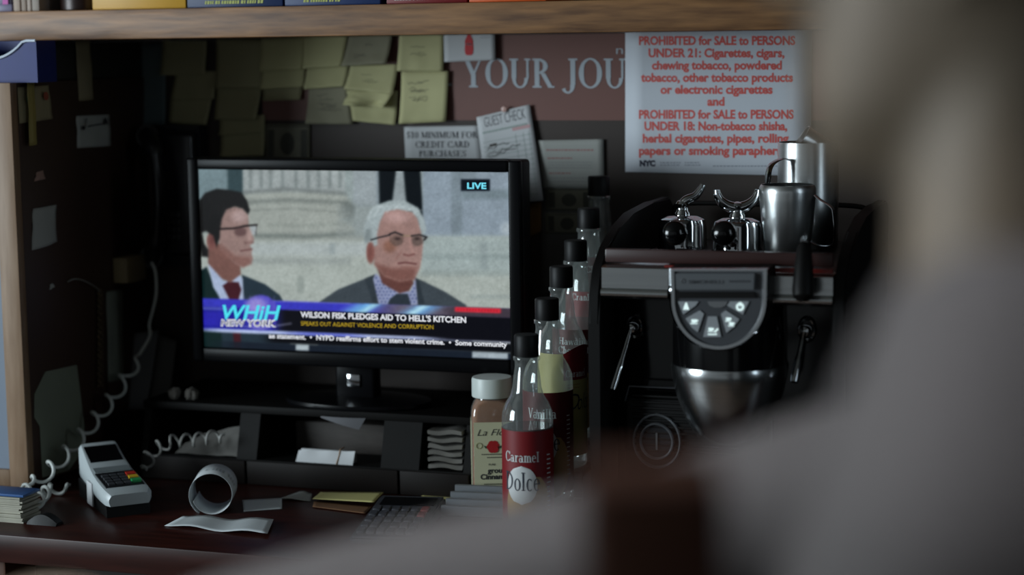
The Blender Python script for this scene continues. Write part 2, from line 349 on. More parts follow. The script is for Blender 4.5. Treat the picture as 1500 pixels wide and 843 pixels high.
# the visible letters run from x=683 to x=915; the rest goes on behind the notice
vis = glyphs_serif('YOUR JOU', T=.17, t=.06); wv = max(p[0] for p in vis[0]); full = glyphs_serif(s_, T=.17, t=.06); wf = max(p[0] for p in full[0])
A_ = P(680, 128, 0); B_ = P(917, 129, 0); hh = P(680, 86, 0).z-A_.z
E_ = A_+(B_-A_)*(wf/wv)
put(bm, full, lambda u, y: Vector((A_.x+(E_.x-A_.x)*u, -0.0021, A_.z+(E_.z-A_.z)*u+y*hh)))
c_ = P(657, 124, 0); quad(bm, [(c_.x-.003, -.0018, c_.z-.001), (c_.x+.006, -.0018, c_.z-.002), (c_.x+.006, -.0018, c_.z+.002), (c_.x-.004, -.0018, c_.z+.001)])
text_px(bm, 'n', 903, 79, 913, 79, 13, 0, off=.0018)
part('lettering', bm, mat('banner_letter', (168, 176, 184), .55), bn, smooth=False)
# ------------------------------------------------------------------ papers on the wall
def jit(x): return random.uniform(-x, x)
def wall_paper(name, q, depth, curl, m, label, cat, group=None, twist=0.0, marks=None, wrinkle=0.0):
    """q: pixel corners bottom-left, bottom-right, top-right, top-left"""
    c = [P(x, y, -depth) for x, y in q]; ph = random.random()*9
    f = lambda u, v: curl*(1-v)**2*(1+twist*(u-.5)*2)+wrinkle*mnoise.noise(Vector((u*4+ph, v*4, ph)))*(1-v)
    bm = B(); sheet(bm, *c, f)
    o = single(name, bm, m, label, cat, group, smooth=True)
    if marks:
        bm = B(); rnd = random.Random(int(ph*1000))
        for _ in range(marks[0]):
            u0 = rnd.uniform(.15, .5); v0 = rnd.uniform(.25, .8); n_ = rnd.randint(5, 10); pts = []
            for k in range(n_):
                u = u0+k*.035; v = v0+rnd.uniform(-.03, .03)
                p = (c[0]*(1-u)+c[1]*u)*(1-v)+(c[3]*(1-u)+c[2]*u)*v; pts.append(p+Vector((0, -(f(u, v)+.0006), 0)))
            tube(bm, pts, .0004, 4)
        part('handwriting', bm, marks[1], o, smooth=False)
    return o
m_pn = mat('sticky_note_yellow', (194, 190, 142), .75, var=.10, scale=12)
m_pn2 = mat('sticky_note_yellow_shaded', (158, 153, 116), .75, var=.12, scale=12)  # the yellow again, darkened for the notes in the cabinet's shade
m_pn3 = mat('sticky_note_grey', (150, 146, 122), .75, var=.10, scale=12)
m_pen = mat('pen_ink', (70, 66, 62), .7)
G_ = 'sticky notes on the wall under the shelf'
notes = [  # px quad (bl, br, tr, tl), depth layer, curl, material, label
    ([(237, 110), (302, 110), (303, 60), (238, 60)], 4, .006, m_pn2, 'shade-darkened yellow sticky note highest at the left end, beside the thin grey paper', None),
    ([(252, 147), (315, 145), (317, 104), (257, 106)], 3, .005, m_pn2, 'shade-darkened yellow sticky note in the leftmost column, middle of three', None),
    ([(248, 180), (305, 183), (310, 144), (250, 144)], 2, .005, m_pn2, 'shade-darkened yellow sticky note at the bottom of the leftmost column', None),
    ([(318, 130), (384, 130), (385, 58), (317, 58)], 6, .006, m_pn2, 'large shade-darkened yellow sticky note at the top of the second column', None),
    ([(315, 175), (378, 176), (383, 126), (318, 126)], 5, .006, m_pn2, 'shade-darkened yellow sticky note below the large dim one in the second column', None),
    ([(323, 198), (388, 194), (388, 168), (322, 172)], 4, .004, m_pn2, 'shade-darkened yellow sticky note third down in the second column', None),
    ([(324, 230), (388, 228), (388, 192), (324, 196)], 3, .004, m_pn2, 'shade-darkened yellow sticky note lowest in the second column, above the television', None),
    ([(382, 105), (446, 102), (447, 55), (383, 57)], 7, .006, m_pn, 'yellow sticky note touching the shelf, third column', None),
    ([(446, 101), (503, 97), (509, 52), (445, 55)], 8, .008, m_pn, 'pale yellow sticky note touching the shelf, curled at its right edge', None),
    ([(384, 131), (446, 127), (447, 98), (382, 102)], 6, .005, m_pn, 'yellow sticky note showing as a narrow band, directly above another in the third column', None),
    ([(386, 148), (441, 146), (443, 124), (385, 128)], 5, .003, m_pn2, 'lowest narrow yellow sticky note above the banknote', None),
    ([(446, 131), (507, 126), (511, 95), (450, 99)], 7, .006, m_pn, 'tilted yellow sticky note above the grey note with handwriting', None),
    ([(450, 181), (518, 182), (507, 124), (453, 128)], 5, .006, m_pn3, 'greyish sticky note with handwriting at bottom of fourth column', (9, m_pen)),
    ([(504, 97), (570, 93), (575, 51), (511, 52)], 9, .012, m_pn3, 'grey-beige sticky note with curled lower edge touching the shelf', (3, m_pen)),
    ([(508, 130), (579, 138), (583, 94), (513, 96)], 8, .012, m_pn, 'creased olive-yellow sticky note above the crumpled one', (3, m_pen)),
    ([(520, 177), (582, 183), (583, 133), (507, 132)], 7, .008, m_pn, 'crumpled bright yellow sticky note lowest in the fifth column', None),
    ([(583, 104), (650, 105), (650, 49), (585, 50)], 8, .004, m_pn, 'flat yellow sticky note beside the white card with red bottle', (3, m_pen)),
    ([(588, 181), (655, 178), (657, 104), (588, 105)], 7, .008, m_pn, 'bright yellow sticky note with handwriting, lowest of the rightmost column', (10, m_pen)),
]
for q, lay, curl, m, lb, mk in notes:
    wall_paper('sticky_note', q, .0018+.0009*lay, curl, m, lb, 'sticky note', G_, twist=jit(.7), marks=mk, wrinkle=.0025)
# torn flap in front of the crumpled note
bm = B(); c = [P(x, y, -.017) for x, y in [(504, 153), (566, 158), (576, 137), (514, 132)]]
sheet(bm, *c, lambda u, v: .010*math.sin(u*7)*(1-v)+.006*mnoise.noise(Vector((u*5, v*5, 2)))*(1-v)+.008*(1-v))
single('torn_note', bm, m_pn, 'torn crumpled yellow scrap stuck over the lowest note of the fifth column', 'paper scrap', smooth=True)
m_paper = mat('white_paper', (196, 198, 200), .7, var=.05, scale=8)
m_paper2 = mat('grey_paper', (168, 170, 165), .7, var=.10, scale=8)
m_blk = mat('black_print', (36, 36, 44), .6)
# white card with the red bottle
o = wall_paper('bottle_card', [(651, 91), (726, 88), (725, 45), (650, 47)], .0105, 0, m_paper, 'white card printed with a small red bottle, under the shelf', 'card')
bm = B(); prof = [(.0, 5.5), (.0, 5.5), (.20, 5.5), (.3, 5.0), (.34, 4.0), (.30, 2.6), (.32, 2.0), (.28, 1.5), (.14, .6), (.11, 0)]
def bpt(hx, yy): return P(687+hx*19, 49+yy*5.8, -.0112)
prism(bm, [bpt(-h, y) for h, y in prof[2:]]+[bpt(h, y) for h, y in reversed(prof[2:])], (0, -.0004, 0))
part('printed_bottle', bm, mat('cola_red', (190, 24, 34), .4), o, smooth=False)
bm = B(); tube(bm, [bpt(x, y)+Vector((0, -.0008, 0)) for x, y in [(-.2, 2.9), (-.1, 2.4), (.0, 3.0), (.1, 2.5), (.2, 3.0)]], .0006, 4)
for i, (x0, x1, y) in enumerate([(705, 721, 53), (703, 718, 55.5)]):
    quad(bm, [P(x0, y+.5, -.0112), P(x1, y+.5, -.0112), P(x1, y-.3, -.0112), P(x0, y-.3, -.0112)])
part('printed_script', bm, mat('pale_print', (150, 150, 155), .6), o, smooth=False)
# card minimum notice
o = wall_paper('price_notice', [(594, 236), (709, 238), (703, 184), (592, 186)], .003, 0, m_paper, 'white notice about a ten dollar minimum for credit cards', 'notice')
bm = B()
for s, x0, x1, yb in [('$10 MINIMUM FOR', 597, 701, 202), ('CREDIT CARD', 610, 688.5, 216), ('PURCHASES', 615, 684, 229.5)]:
    text_px(bm, s, x0, yb+.4, x1, yb, 9.2, 0, off=.0037, serif=True, T=.17, t=.06)
part('lettering', bm, m_blk, o, smooth=False)
# guest check
o = wall_paper('guest_check', [(716, 300), (799, 293), (776, 153), (698, 172)], .007, .012, m_paper, 'tilted guest check slip with ruled lines, pinned beside the notice', 'order slip')
cq = [P(x, y, -.007) for x, y in [(716, 300), (799, 293), (776, 153), (698, 172)]]
def gc(u, v, e=.0007): p = (cq[0]*(1-u)+cq[1]*u)*(1-v)+(cq[3]*(1-u)+cq[2]*u)*v; n_ = (cq[1]-cq[0]).cross(cq[3]-cq[0]).normalized(); return p+n_*(.012*(1-v)**2+e)
bm = B(); put(bm, glyphs_sans('GUEST CHECK', -.01), lambda u, y: gc(.13+.76*u, .868+.115*y/CAPH))
part('lettering', bm, mat('slip_title', (70, 70, 78), .6), o, smooth=False)
bm = B()
for k in range(13):
    v = .70-k*.052
    for i in range(8): quad(bm, [gc(.06+.11*i, v-.002), gc(.06+.11*(i+1), v-.002), gc(.06+.11*(i+1), v+.002), gc(.06+.11*i, v+.002)])
for u in (.66, .8, .9):
    for k in range(10): quad(bm, [gc(u, .05+.068*k), gc(u+.006, .05+.068*k), gc(u+.006, .05+.068*(k+1)), gc(u, .05+.068*(k+1))])
for k in range(26): u = .08+.032*k; quad(bm, [gc(u, .80), gc(u+.02, .80), gc(u+.02, .82), gc(u, .82)])
part('ruling', bm, mat('slip_line', (130, 150, 142), .6), o, smooth=False)
bm = B(); quad(bm, [gc(.62, .765), gc(.95, .765), gc(.95, .80), gc(.62, .80)]); part('red_stamp', bm, mat('slip_pink', (188, 150, 152), .6), o, smooth=False)
bm = B(); quad(bm, [gc(.17, .64), gc(.30, .645), gc(.30, .675), gc(.17, .67)])
for v0, n_ in ((.62, 11), (.56, 16), (.53, 14)):
    tube(bm, [gc(.12+.05*k*.8, v0+random.uniform(-.02, .02)+.004*k, .002) for k in range(n_)], .0004, 4)
part('handwriting', bm, m_pen, o, smooth=False)
bm = B(); lathe(bm, [(.0005, 0), (.005, .001), (.0045, .003), (.001, .004)], P(739, 160, -.0085), 16, axis=(0, -1, 0))
single('pushpin', bm, mat('pin_pink', (196, 160, 150), .4), 'small pale pushpin holding the guest check slip', 'pushpin')
# printed card on the right of it
o = wall_paper('printed_card', [(796, 276), (885, 277), (884, 204), (787, 206)], .004, 0, m_paper2, 'white printed card with faint lines right of the guest check slip', 'card')
bm = B(); bm2 = B()
def line_of_marks(bm, x0, x1, y, Y, h=1.0):
    x = x0
    while x < x1:
        wd = random.uniform(2.0, 5.0); x2 = min(x+wd, x1); quad(bm, [P(x, y+h, Y), P(x2, y+h, Y), P(x2, y-h, Y), P(x, y-h, Y)]); x += wd+1.3
line_of_marks(bm2, 800, 870, 220, -.0047, 1.1); line_of_marks(bm2, 802, 838, 232, -.0047, 1.0); line_of_marks(bm2, 804, 836, 254, -.0047, .9)
for y in (238, 242, 246, 261, 266): line_of_marks(bm, 803, 868, y, -.0047, .6)
part('print', bm, mat('faint_print', (140, 142, 142), .6), o, smooth=False); part('red_print', bm2, mat('faint_red', (160, 110, 108), .6), o, smooth=False)
# tobacco notice
o = wall_paper('tobacco_notice', [(916, 252), (1188, 258), (1190, 40), (916, 44)], .004, 0, mat('notice_paper', (198, 203, 211), .65, var=.04, scale=6), 'large white tobacco sale notice with red lettering', 'notice')
m_red = mat('notice_red', (206, 84, 76), .6)
bm = B()
for s, x0, x1, yb in [('PROHIBITED for SALE to PERSONS', 937, 1166, 65.5), ('UNDER 21: Cigarettes, cigars,', 951, 1150, 83.5), ('chewing tobacco, powdered', 956, 1146, 101.5), ('tobacco, other tobacco products', 940, 1162.5, 119.5),
                      ('or electronic cigarettes', 968.5, 1132.5, 137), ('and', 1037, 1062, 154.5), ('PROHIBITED for SALE to PERSONS', 937, 1163.5, 173.5), ('UNDER 18: Non-tobacco shisha,', 945, 1154, 190.5),
                      ('herbal cigarettes, pipes, rolling', 942.5, 1156, 208.5), ('papers or smoking paraphernalia', 937, 1172, 226.5)]:
    text_px(bm, s, x0, yb, x1, yb, 12.6, 0, off=.0047, bold=.036)
part('lettering', bm, m_red, o, smooth=False)
bm = B(); text_px(bm, 'NYC', 938, 243, 961, 243, 8, 0, off=.0047, bold=.07)
part('logo_lettering', bm, mat('logo_navy', (28, 30, 52), .6), o, smooth=False)
bm = B()
for x0, x1, y in [(967, 997, 238.5), (967, 995, 242), (1003, 1024, 238.5), (1003, 1027, 242), (1044, 1140, 243.5)]: line_of_marks(bm, x0, x1, y, -.0047, .7)
part('small_print', bm, mat('small_print', (130, 134, 146), .6), o, smooth=False)
# banknotes pinned to the wall
m_note = mat('banknote_green', (118, 116, 100), .7, var=.25, scale=40)
m_note_d = mat('banknote_dark', (66, 66, 58), .7)
def banknote(q, depth, label):
    o = wall_paper('banknote', q, depth, 0, m_note, label, 'banknote', 'banknotes pinned to the wall')
    c = [P(x, y, -depth) for x, y in q]
    def g(u, v): return (c[0]*(1-u)+c[1]*u)*(1-v)+(c[3]*(1-u)+c[2]*u)*v+Vector((0, -.0006, 0))
    bm = B()
    pts = [g(.5+.16*math.cos(a*math.pi/12), .48+.3*math.sin(a*math.pi/12)) for a in range(24)]; bm.faces.new([bm.verts.new(p) for p in pts])
    for u0 in (.06, .8): quad(bm, [g(u0, .12), g(u0+.14, .12), g(u0+.14, .85), g(u0, .85)])
    for a, b_, v0, v1 in [(.02, .98, .93, .96), (.02, .98, .04, .07)]: quad(bm, [g(a, v0), g(b_, v0), g(b_, v1), g(a, v1)])
    part('engraving', bm, m_note_d, o, smooth=False)
banknote([(388, 237), (454, 237), (454, 182), (389, 182)], .003, 'dim green banknote on the wall above the television, under the lowest narrow note')
banknote([(800, 308), (868, 309), (868, 277), (799, 277)], .0025, 'dark banknote directly below the white printed card')
banknote([(800, 342), (862, 343), (863, 313), (799, 312)], .0025, 'dark banknote second below the white printed card, behind the bottle caps')
wall_paper('backing_sheet', [(793, 430), (880, 432), (880, 270), (794, 268)], .0012, .0005, mat('dim_sheet', (92, 90, 88), .7, var=.15), 'tall grey sheet behind the banknotes, right of the television', 'sheet')
wall_paper('brown_card', [(764, 352), (793, 340), (793, 296), (764, 300)], .002, .001, mat('amber_card', (120, 84, 34), .7, var=.4), 'amber brown card between the television and the grey sheet', 'card')
wall_paper('grey_strip', [(206, 184), (246, 182), (241, 62), (202, 64)], .003, .01, mat('dim_grey_paper', (84, 98, 100), .7, var=.1), 'thin tall grey paper left of the sticky notes', 'paper')
# ------------------------------------------------------------------ framed cabinet at the left
cx = P(42, 715, -.42).x; cz0 = .964; cz1 = 1.603; cy = -.42
t = thing('wall_cabinet', 'dark cabinet with pale wooden door frame at the left edge', 'cabinet', (cx-.25, -.21, cz0))
bm = B(); box(bm, cx-.5, cx, cy+.018, -.003, cz0, cz1, .001); part('body', bm, mat('cabinet_side', (58, 38, 28), .55, var=.4, scale=5, stretch=(1, 1, .2)), t)
bm = B()
for x0, x1, z0, z1 in [(cx-.034, cx, cz0, cz1), (cx-.5, cx-.466, cz0, cz1), (cx-.466, cx-.034, cz0, cz0+.027), (cx-.466, cx-.034, cz1-.03, cz1)]: box(bm, x0, x1, cy, cy+.018, z0, z1, .0012)
d_ = part('door_frame', bm, m_oak, t)
bm = B(); box(bm, cx-.466, cx-.034, cy+.007, cy+.017, cz0+.027, cz1-.03); part('door_panel', bm, mat('slate_panel', (104, 116, 132), .45, var=.15, scale=6), d_)
bm = B(); lathe(bm, [(.004, 0), (.004, .008), (.009, .012), (.009, .018), (.004, .021)], (cx-.45, cy, 1.3), 16, axis=(0, -1, 0)); part('knob', bm, mat('brass', (150, 120, 70), .35, 1), d_)
# things stuck to its side
def side_paper(name, q, depth, m, label, cat, bulge=0.004, poly=None):
    c = [S(x, y, cx+depth) for x, y in q]; ph = random.random()*5
    bm = B(); sheet(bm, *c, lambda u, v: bulge*math.sin(u*3.1)*(1-v*.6)+.002*mnoise.noise(Vector((u*3+ph, v*3, 1))))
    return single(name, bm, m, label, cat, smooth=True), c
m_dimp = mat('aged_paper', (150, 140, 108), .75, var=.15); m_grn = mat('greenish_paper', (128, 134, 116), .75, var=.18, scale=6)
o, c = side_paper('business_card', [(28, 181), (77, 174), (71, 125), (26, 128)], .001, m_dimp, 'cream card with green and red print taped to the cabinet side', 'card')
def sp(c, u, v, e=.007): return (c[0]*(1-u)+c[1]*u)*(1-v)+(c[3]*(1-u)+c[2]*u)*v+Vector((e, 0, 0))
bm = B(); bm.faces.new([bm.verts.new(sp(c, .22+.09*math.cos(a*.5236), .66+.18*math.sin(a*.5236))) for a in range(12)]); part('green_print', bm, mat('green_ink', (44, 84, 62), .6), o, smooth=False)
bm = B(); bm.faces.new([bm.verts.new(sp(c, .76+.08*math.cos(a*.5236), .7+.13*math.sin(a*.5236))) for a in range(12)]); part('red_print', bm, mat('red_ink', (150, 74, 54), .6), o, smooth=False)
side_paper('tape_strip', [(43, 214), (54, 212), (50, 120), (40, 121)], .0095, mat('tape_yellow', (150, 136, 74), .5), 'yellowed tape strip across the cream card', 'tape', .001)
o, c = side_paper('note_card', [(113, 217), (162, 214), (160, 168), (112, 170)], .001, m_paper2, 'white card with a black musical note and letter', 'card', .002)
bm = B(); bm.faces.new([bm.verts.new(sp(c, .13+.055*math.cos(a*.5236), .62+.07*math.sin(a*.5236), .0045)) for a in range(12)])
quad(bm, [sp(c, .17, .62, .0045), sp(c, .19, .62, .0045), sp(c, .25, .92, .0045), sp(c, .22, .92, .0045)])
put(bm, glyphs_sans('A', .06), lambda u, y: sp(c, .72+.18*u, .70+.2*y/CAPH, .0045))
quad(bm, [sp(c, .26, .64, .0045), sp(c, .68, .70, .0045), sp(c, .68, .74, .0045), sp(c, .26, .68, .0045)])
part('print', bm, m_blk, o, smooth=False)
side_paper('envelope', [(116, 148), (136, 146), (132, 60), (110, 60)], .001, mat('envelope_beige', (142, 132, 104), .7, var=.1), 'narrow beige envelope hanging at the cabinet side below the shelf', 'envelope', .003)
side_paper('torn_scrap', [(47, 367), (82, 354), (82, 300), (48, 306)], .001, m_paper2, 'torn pale paper scrap halfway down the cabinet side', 'paper scrap', .006)
side_paper('torn_scrap', [(50, 266), (66, 262), (63, 250), (54, 252)], .001, mat('pinkish', (160, 128, 116), .7), 'tiny pinkish scrap of paper below the tape strip', 'paper scrap', .001)
side_paper('torn_scrap', [(72, 425), (80, 420), (77, 415), (74, 417)], .001, m_paper2, 'very small white scrap under the torn pale scrap', 'paper scrap', .001)
bm = B(); q = [(62, 700), (100, 690), (125, 655), (122, 615), (112, 535), (66, 545), (50, 578), (50, 612), (58, 625)]
prism(bm, [S(x, y, cx+.001) for x, y in q], (.0006, 0, 0)); single('green_slip', bm, m_grn, 'large ragged green-grey paper low on the cabinet side', 'paper', smooth=False)
side_paper('receipt', [(158, 560), (181, 556), (180, 424), (156, 428)], .001, mat('dim_receipt', (120, 124, 112), .7, var=.2), 'long pale receipt hanging right of the twisted brown rope', 'receipt', .003)
bm = B()
for k in range(2): tube(bm, [S(147+3.0*math.sin(i*.9+k*3.14), 425+i*2.6, cx+.006+.002*math.cos(i*.9+k*3.14)) for i in range(56)], .0022, 6)
single('twisted_rope', bm, mat('rope_brown', (92, 74, 50), .8, var=.5, scale=60), 'twisted brown rope hanging down the cabinet side', 'rope')
bm = B(); tube(bm, smooth_path([S(99, 413, cx+.004), S(110, 409, cx+.01), S(124, 412, cx+.012), S(140, 421, cx+.008), S(147, 428, cx+.006)]), .0012, 6)
single('wire', bm, mat('grey_wire', (120, 118, 112), .5), 'thin grey wire looping above the twisted rope', 'wire')
bm = B(); a = S(166, 415, cx+.002); b = S(194, 414, cx+.002); box(bm, cx+.002, cx+.03, a.y, b.y, a.z, S(166, 378, cx+.002).z, .002)
single('small_box', bm, mat('cream_box', (140, 124, 92), .6, var=.15), 'small cream box under the telephone handset', 'box')
# blue open-fronted dispenser on top of the cabinet
zb = cz1; zt = P(20, 60, -.40).z; xr = P(54, 90, -.40).x; xl = xr-.16
t = thing('blue_bin', 'glossy blue plastic bin with scooped front on the cabinet top', 'bin', ((xl+xr)/2, -.34, zb))
m_bb = mat('blue_plastic', (20, 36, 104), .4, spec=.2, var=.25, scale=14)
bm = B(); n = 20
top = [(xl+(xr-xl)*i/n, zt-.027*max(0, math.sin(math.pi*min(max((i/n-.18)/.68, 0), 1)))**.8) for i in range(n+1)]
prism(bm, [(x, -.40, z) for x, z in top]+[(xr, -.40, zb), (xl, -.40, zb)], (0, .003, 0)); part('scooped_front', bm, m_bb, t)
bm = B(); box(bm, xl, xr, -.397, -.345, zb, zb+.003); box(bm, xl, xl+.003, -.397, -.345, zb+.003, zt); box(bm, xr-.003, xr, -.397, -.345, zb+.003, zt); box(bm, xl+.003, xr-.003, -.348, -.345, zb+.003, zt); part('tray_body', bm, m_bb, t)
bm = B(); tube(bm, [(x, -.4015, z) for x, z in top], .0022, 6); part('rim_highlight', bm, mat('highlight_white', (205, 214, 226), .2), t)  # white tube painting the highlight along the scooped edge
bm = B(); box(bm, cx-.42, cx-.002, -.33, -.004, cz1+.0005, 1.664, .003); single('darkening_box', bm, mat('box_black', (30, 28, 26), .6, var=.3), 'black box added to darken the gap behind the blue bin', 'box')  # box added only to darken the gap between cabinet top and shelf
# papers below the cabinet
t0 = Q(20, 768, CZ)
bm = B(); 
for k in range(14): box(bm, t0.x-.20+jit(.004), Q(38, 765, CZ).x+jit(.004), -.575+jit(.002), -.525+jit(.003), CZ+k*.0028, CZ+(k+1)*.0028-.0003)
o = single('paper_stack', bm, mat('stack_paper', (170, 166, 150), .7, var=.3, scale=30), 'small stack of white papers under the framed cabinet', 'paper stack')
bm = B(); box(bm, t0.x-.19, Q(42, 765, CZ).x, -.573, -.527, CZ+.0394, CZ+.0435, .001); single('blue_booklet', bm, mat('booklet_blue', (50, 92, 150), .5), 'blue booklet lying on the stack of papers under the cabinet', 'booklet')
# ------------------------------------------------------------------ television
TY = -.20
m_gloss = mat('gloss_black', (12, 12, 14), .3, spec=.10); m_matt = mat('matt_black', (15, 15, 16), .5, spec=.25)
sx0, sx1, sz0, sz1 = -.4675, .0655, 1.1645, 1.4568
ox0, ox1, oz0, oz1 = P(281, 400, TY).x, P(766, 400, TY).x, P(750, 549, TY).z, P(750, 235, TY).z
tv = thing('television', 'black flat television showing a news broadcast with two men in suits', 'television', (-.2, -.15, 1.075))
bm = B(); box(bm, ox0, ox1, TY+.004, TY+.045, oz0, oz1, .006, 3); part('back_shell', bm, m_matt, tv)
bm = B()
for x0, x1, z0, z1 in [(ox0, sx0, oz0, oz1), (sx1, ox1, oz0, oz1), (sx0, sx1, sz1, oz1), (sx0, sx1, oz0, sz0)]: box(bm, x0, x1, TY-.008, TY+.006, z0, z1, .0035, 3)
part('bezel', bm, m_gloss, tv)
xc = P(525, 560, -.16).x
bm = B(); box(bm, xc-.035, xc+.035, -.175, -.145, 1.082, oz0+.01, .006, 3); part('neck', bm, m_gloss, tv)
bm = B(); lathe(bm, [(.001, 0), (.118, 0), (.12, .003), (.118, .008), (.05, .013), (.001, .013)], (0, 0, 0), 48); bmesh.ops.scale(bm, verts=bm.verts, vec=(1.05, .62, 1)); bmesh.ops.translate(bm, verts=bm.verts, vec=(xc, -.16, 1.0752)); part('stand_base', bm, m_gloss, tv)
bm = B(); box(bm, xc-.012, xc+.010, -.1785, -.175, 1.105, 1.125, .001); part('neck_shine', bm, mat('chrome', (190, 192, 195), .12, 1), tv)  # bright chrome plate standing in for the shine on the neck
# --- the broadcast picture, painted point by point into the screen mesh
NX, NY = 380, 226
u = np.linspace(0, 1, NX+1)[None, :].repeat(NY+1, 0); v = np.linspace(0, 1, NY+1)[:, None].repeat(NX+1, 1)   # v down
A00 = np.array((293, 248.)); A10 = np.array((745, 253.)); A11 = np.array((748, 527.)); A01 = np.array((298, 508.))
X = (A00[0]*(1-u)+A10[0]*u)*(1-v)+(A01[0]*(1-u)+A11[0]*u)*v
Yp = (A00[1]*(1-u)+A10[1]*u)*(1-v)+(A01[1]*(1-u)+A11[1]*u)*v
IMG = np.zeros((NY+1, NX+1, 3)); IMG[:] = (150, 160, 158)
def blend(mask, col): IMG[:] = IMG*(1-mask[..., None])+np.array(col, float)*mask[..., None]
def ss(d, s): t = np.clip(.5-d/(2*s), 0, 1); return t*t*(3-2*t)
def poly_sdf(pts):
    pts = np.array(pts, float); d = np.full(X.shape, 1e9); ins = np.zeros(X.shape, bool); n = len(pts)
    for i in range(n):
        a = pts[i]; b = pts[(i+1) % n]; e = b-a; wx = X-a[0]; wy = Yp-a[1]
        t = np.clip((wx*e[0]+wy*e[1])/max(e@e, 1e-9), 0, 1); d = np.minimum(d, (wx-e[0]*t)**2+(wy-e[1]*t)**2)
        if a[1] != b[1]:
            c = ((a[1] > Yp) != (b[1] > Yp)) & (X < (b[0]-a[0])*(Yp-a[1])/(b[1]-a[1])+a[0]); ins ^= c
    return np.where(ins, -1, 1)*np.sqrt(d)
def poly(pts, col, s=1.0, a=1.0): blend(ss(poly_sdf(pts), s)*a, col)
def ell(cx, cy, rx, ry, col, s=1.0, a=1.0):
    k = np.sqrt(((X-cx)/rx)**2+((Yp-cy)/ry)**2); blend(ss((k-1)*min(rx, ry), s)*a, col)
def line(pts, wd, col, s=.8, a=1.0):
    d = np.full(X.shape, 1e9)
    for p, q in zip(pts[:-1], pts[1:]):
        p = np.array(p, float); q = np.array(q, float); e = q-p; t = np.clip(((X-p[0])*e[0]+(Yp-p[1])*e[1])/max(e@e, 1e-9), 0, 1)
        d = np.minimum(d, np.hypot(X-p[0]-e[0]*t, Yp-p[1]-e[1]*t))
    blend(ss(d-wd/2, s)*a, col)
def band(y0, y1, col, s=3, x0=-1e4, x1=1e4, a=1.0):
    m_ = ss(y0-Yp, s)*ss(Yp-y1, s)*ss(x0-X, 3)*ss(X-x1, 3); blend(m_*a, col)
# stone background
band(340, 600, (172, 178, 170), 8)
band(200, 300, (118, 136, 140), 2, 280, 338); band(200, 300, (52, 70, 74), 3, 337, 361)
band(200, 282, (160, 166, 164), 3, 361, 512)
for i, xx in enumerate((372, 388, 402, 420, 440, 458, 474, 490, 505)): band(200, 276, (122, 130, 128), 2.5, xx-2.5, xx+2.5, a=.8)
poly([(352, 292), (362, 284), (380, 281), (500, 281), (512, 284), (524, 300), (522, 314), (505, 322), (540, 342), (545, 352), (355, 352), (352, 320)], (162, 166, 158), 4)
line([(362, 282), (430, 277), (512, 284)], 5, (112, 118, 116), 4, .8); line([(368, 296), (430, 293), (515, 297)], 5, (104, 110, 106), 5, .75)
line([(370, 308), (440, 305), (510, 312)], 3, (128, 132, 126), 3, .6); ell(518, 308, 12, 12, (92, 100, 98), 9, .75)
line([(380, 345), (460, 346), (540, 341)], 6, (104, 112, 108), 5, .8); line([(400, 330), (470, 330), (520, 326)], 4, (140, 146, 138), 4, .5)
band(352, 352, (1, 1, 1), 2, a=0); band(378, 386, (140, 146, 144), 6, 370, 520, a=.6); band(355, 374, (176, 183, 182), 6, 360, 545, a=.7)
band(356, 372, (140, 150, 150), 3, 489, 497, a=.6); band(405, 430, (130, 138, 132), 4, 440, 450, a=.5)
band(200, 305, (132, 142, 148), 5, 530, 562)
poly([(500, 300), (530, 310), (548, 340), (530, 352), (500, 348)], (150, 156, 152), 6, .5)
band(200, 300, (156, 164, 166), 4, 524, 558); band(300, 345, (150, 158, 156), 8, 526, 560)
poly([(561, 240), (588, 240), (582, 300), (562, 300)], (10, 16, 20), 2.5); poly([(588, 240), (598, 240), (602, 300), (580, 300)], (150, 158, 160), 3)
poly([(596, 240), (620, 240), (626, 330), (604, 330), (600, 290)], (10, 16, 20), 2.5)
band(200, 346, (142, 154, 164), 4, 624, 790); band(200, 345, (118, 130, 136), 6, 664, 680, a=.7); band(278, 292, (112, 126, 130), 5, 680, 790, a=.7); band(244, 270, (120, 132, 138), 6, 668, 700, a=.6)
band(346, 400, (158, 170, 168), 8, 622, 790, a=.8); band(372, 380, (138, 150, 148), 4, 600, 790, a=.6); band(396, 404, (140, 150, 146), 4, 620, 790, a=.5); band(355, 395, (132, 142, 142), 3, 705, 715, a=.5)
band(432, 437, (138, 148, 146), 4, 690, 790, a=.5); ell(742, 335, 8, 9, (190, 198, 200), 6, .6)
Zl = lambda L, y0=230: [(280+a/4.436, y0+b/4.436) for a, b in L]
Zr = lambda L, y0=230: [(520+a/4.438, y0+b/4.438) for a, b in L]
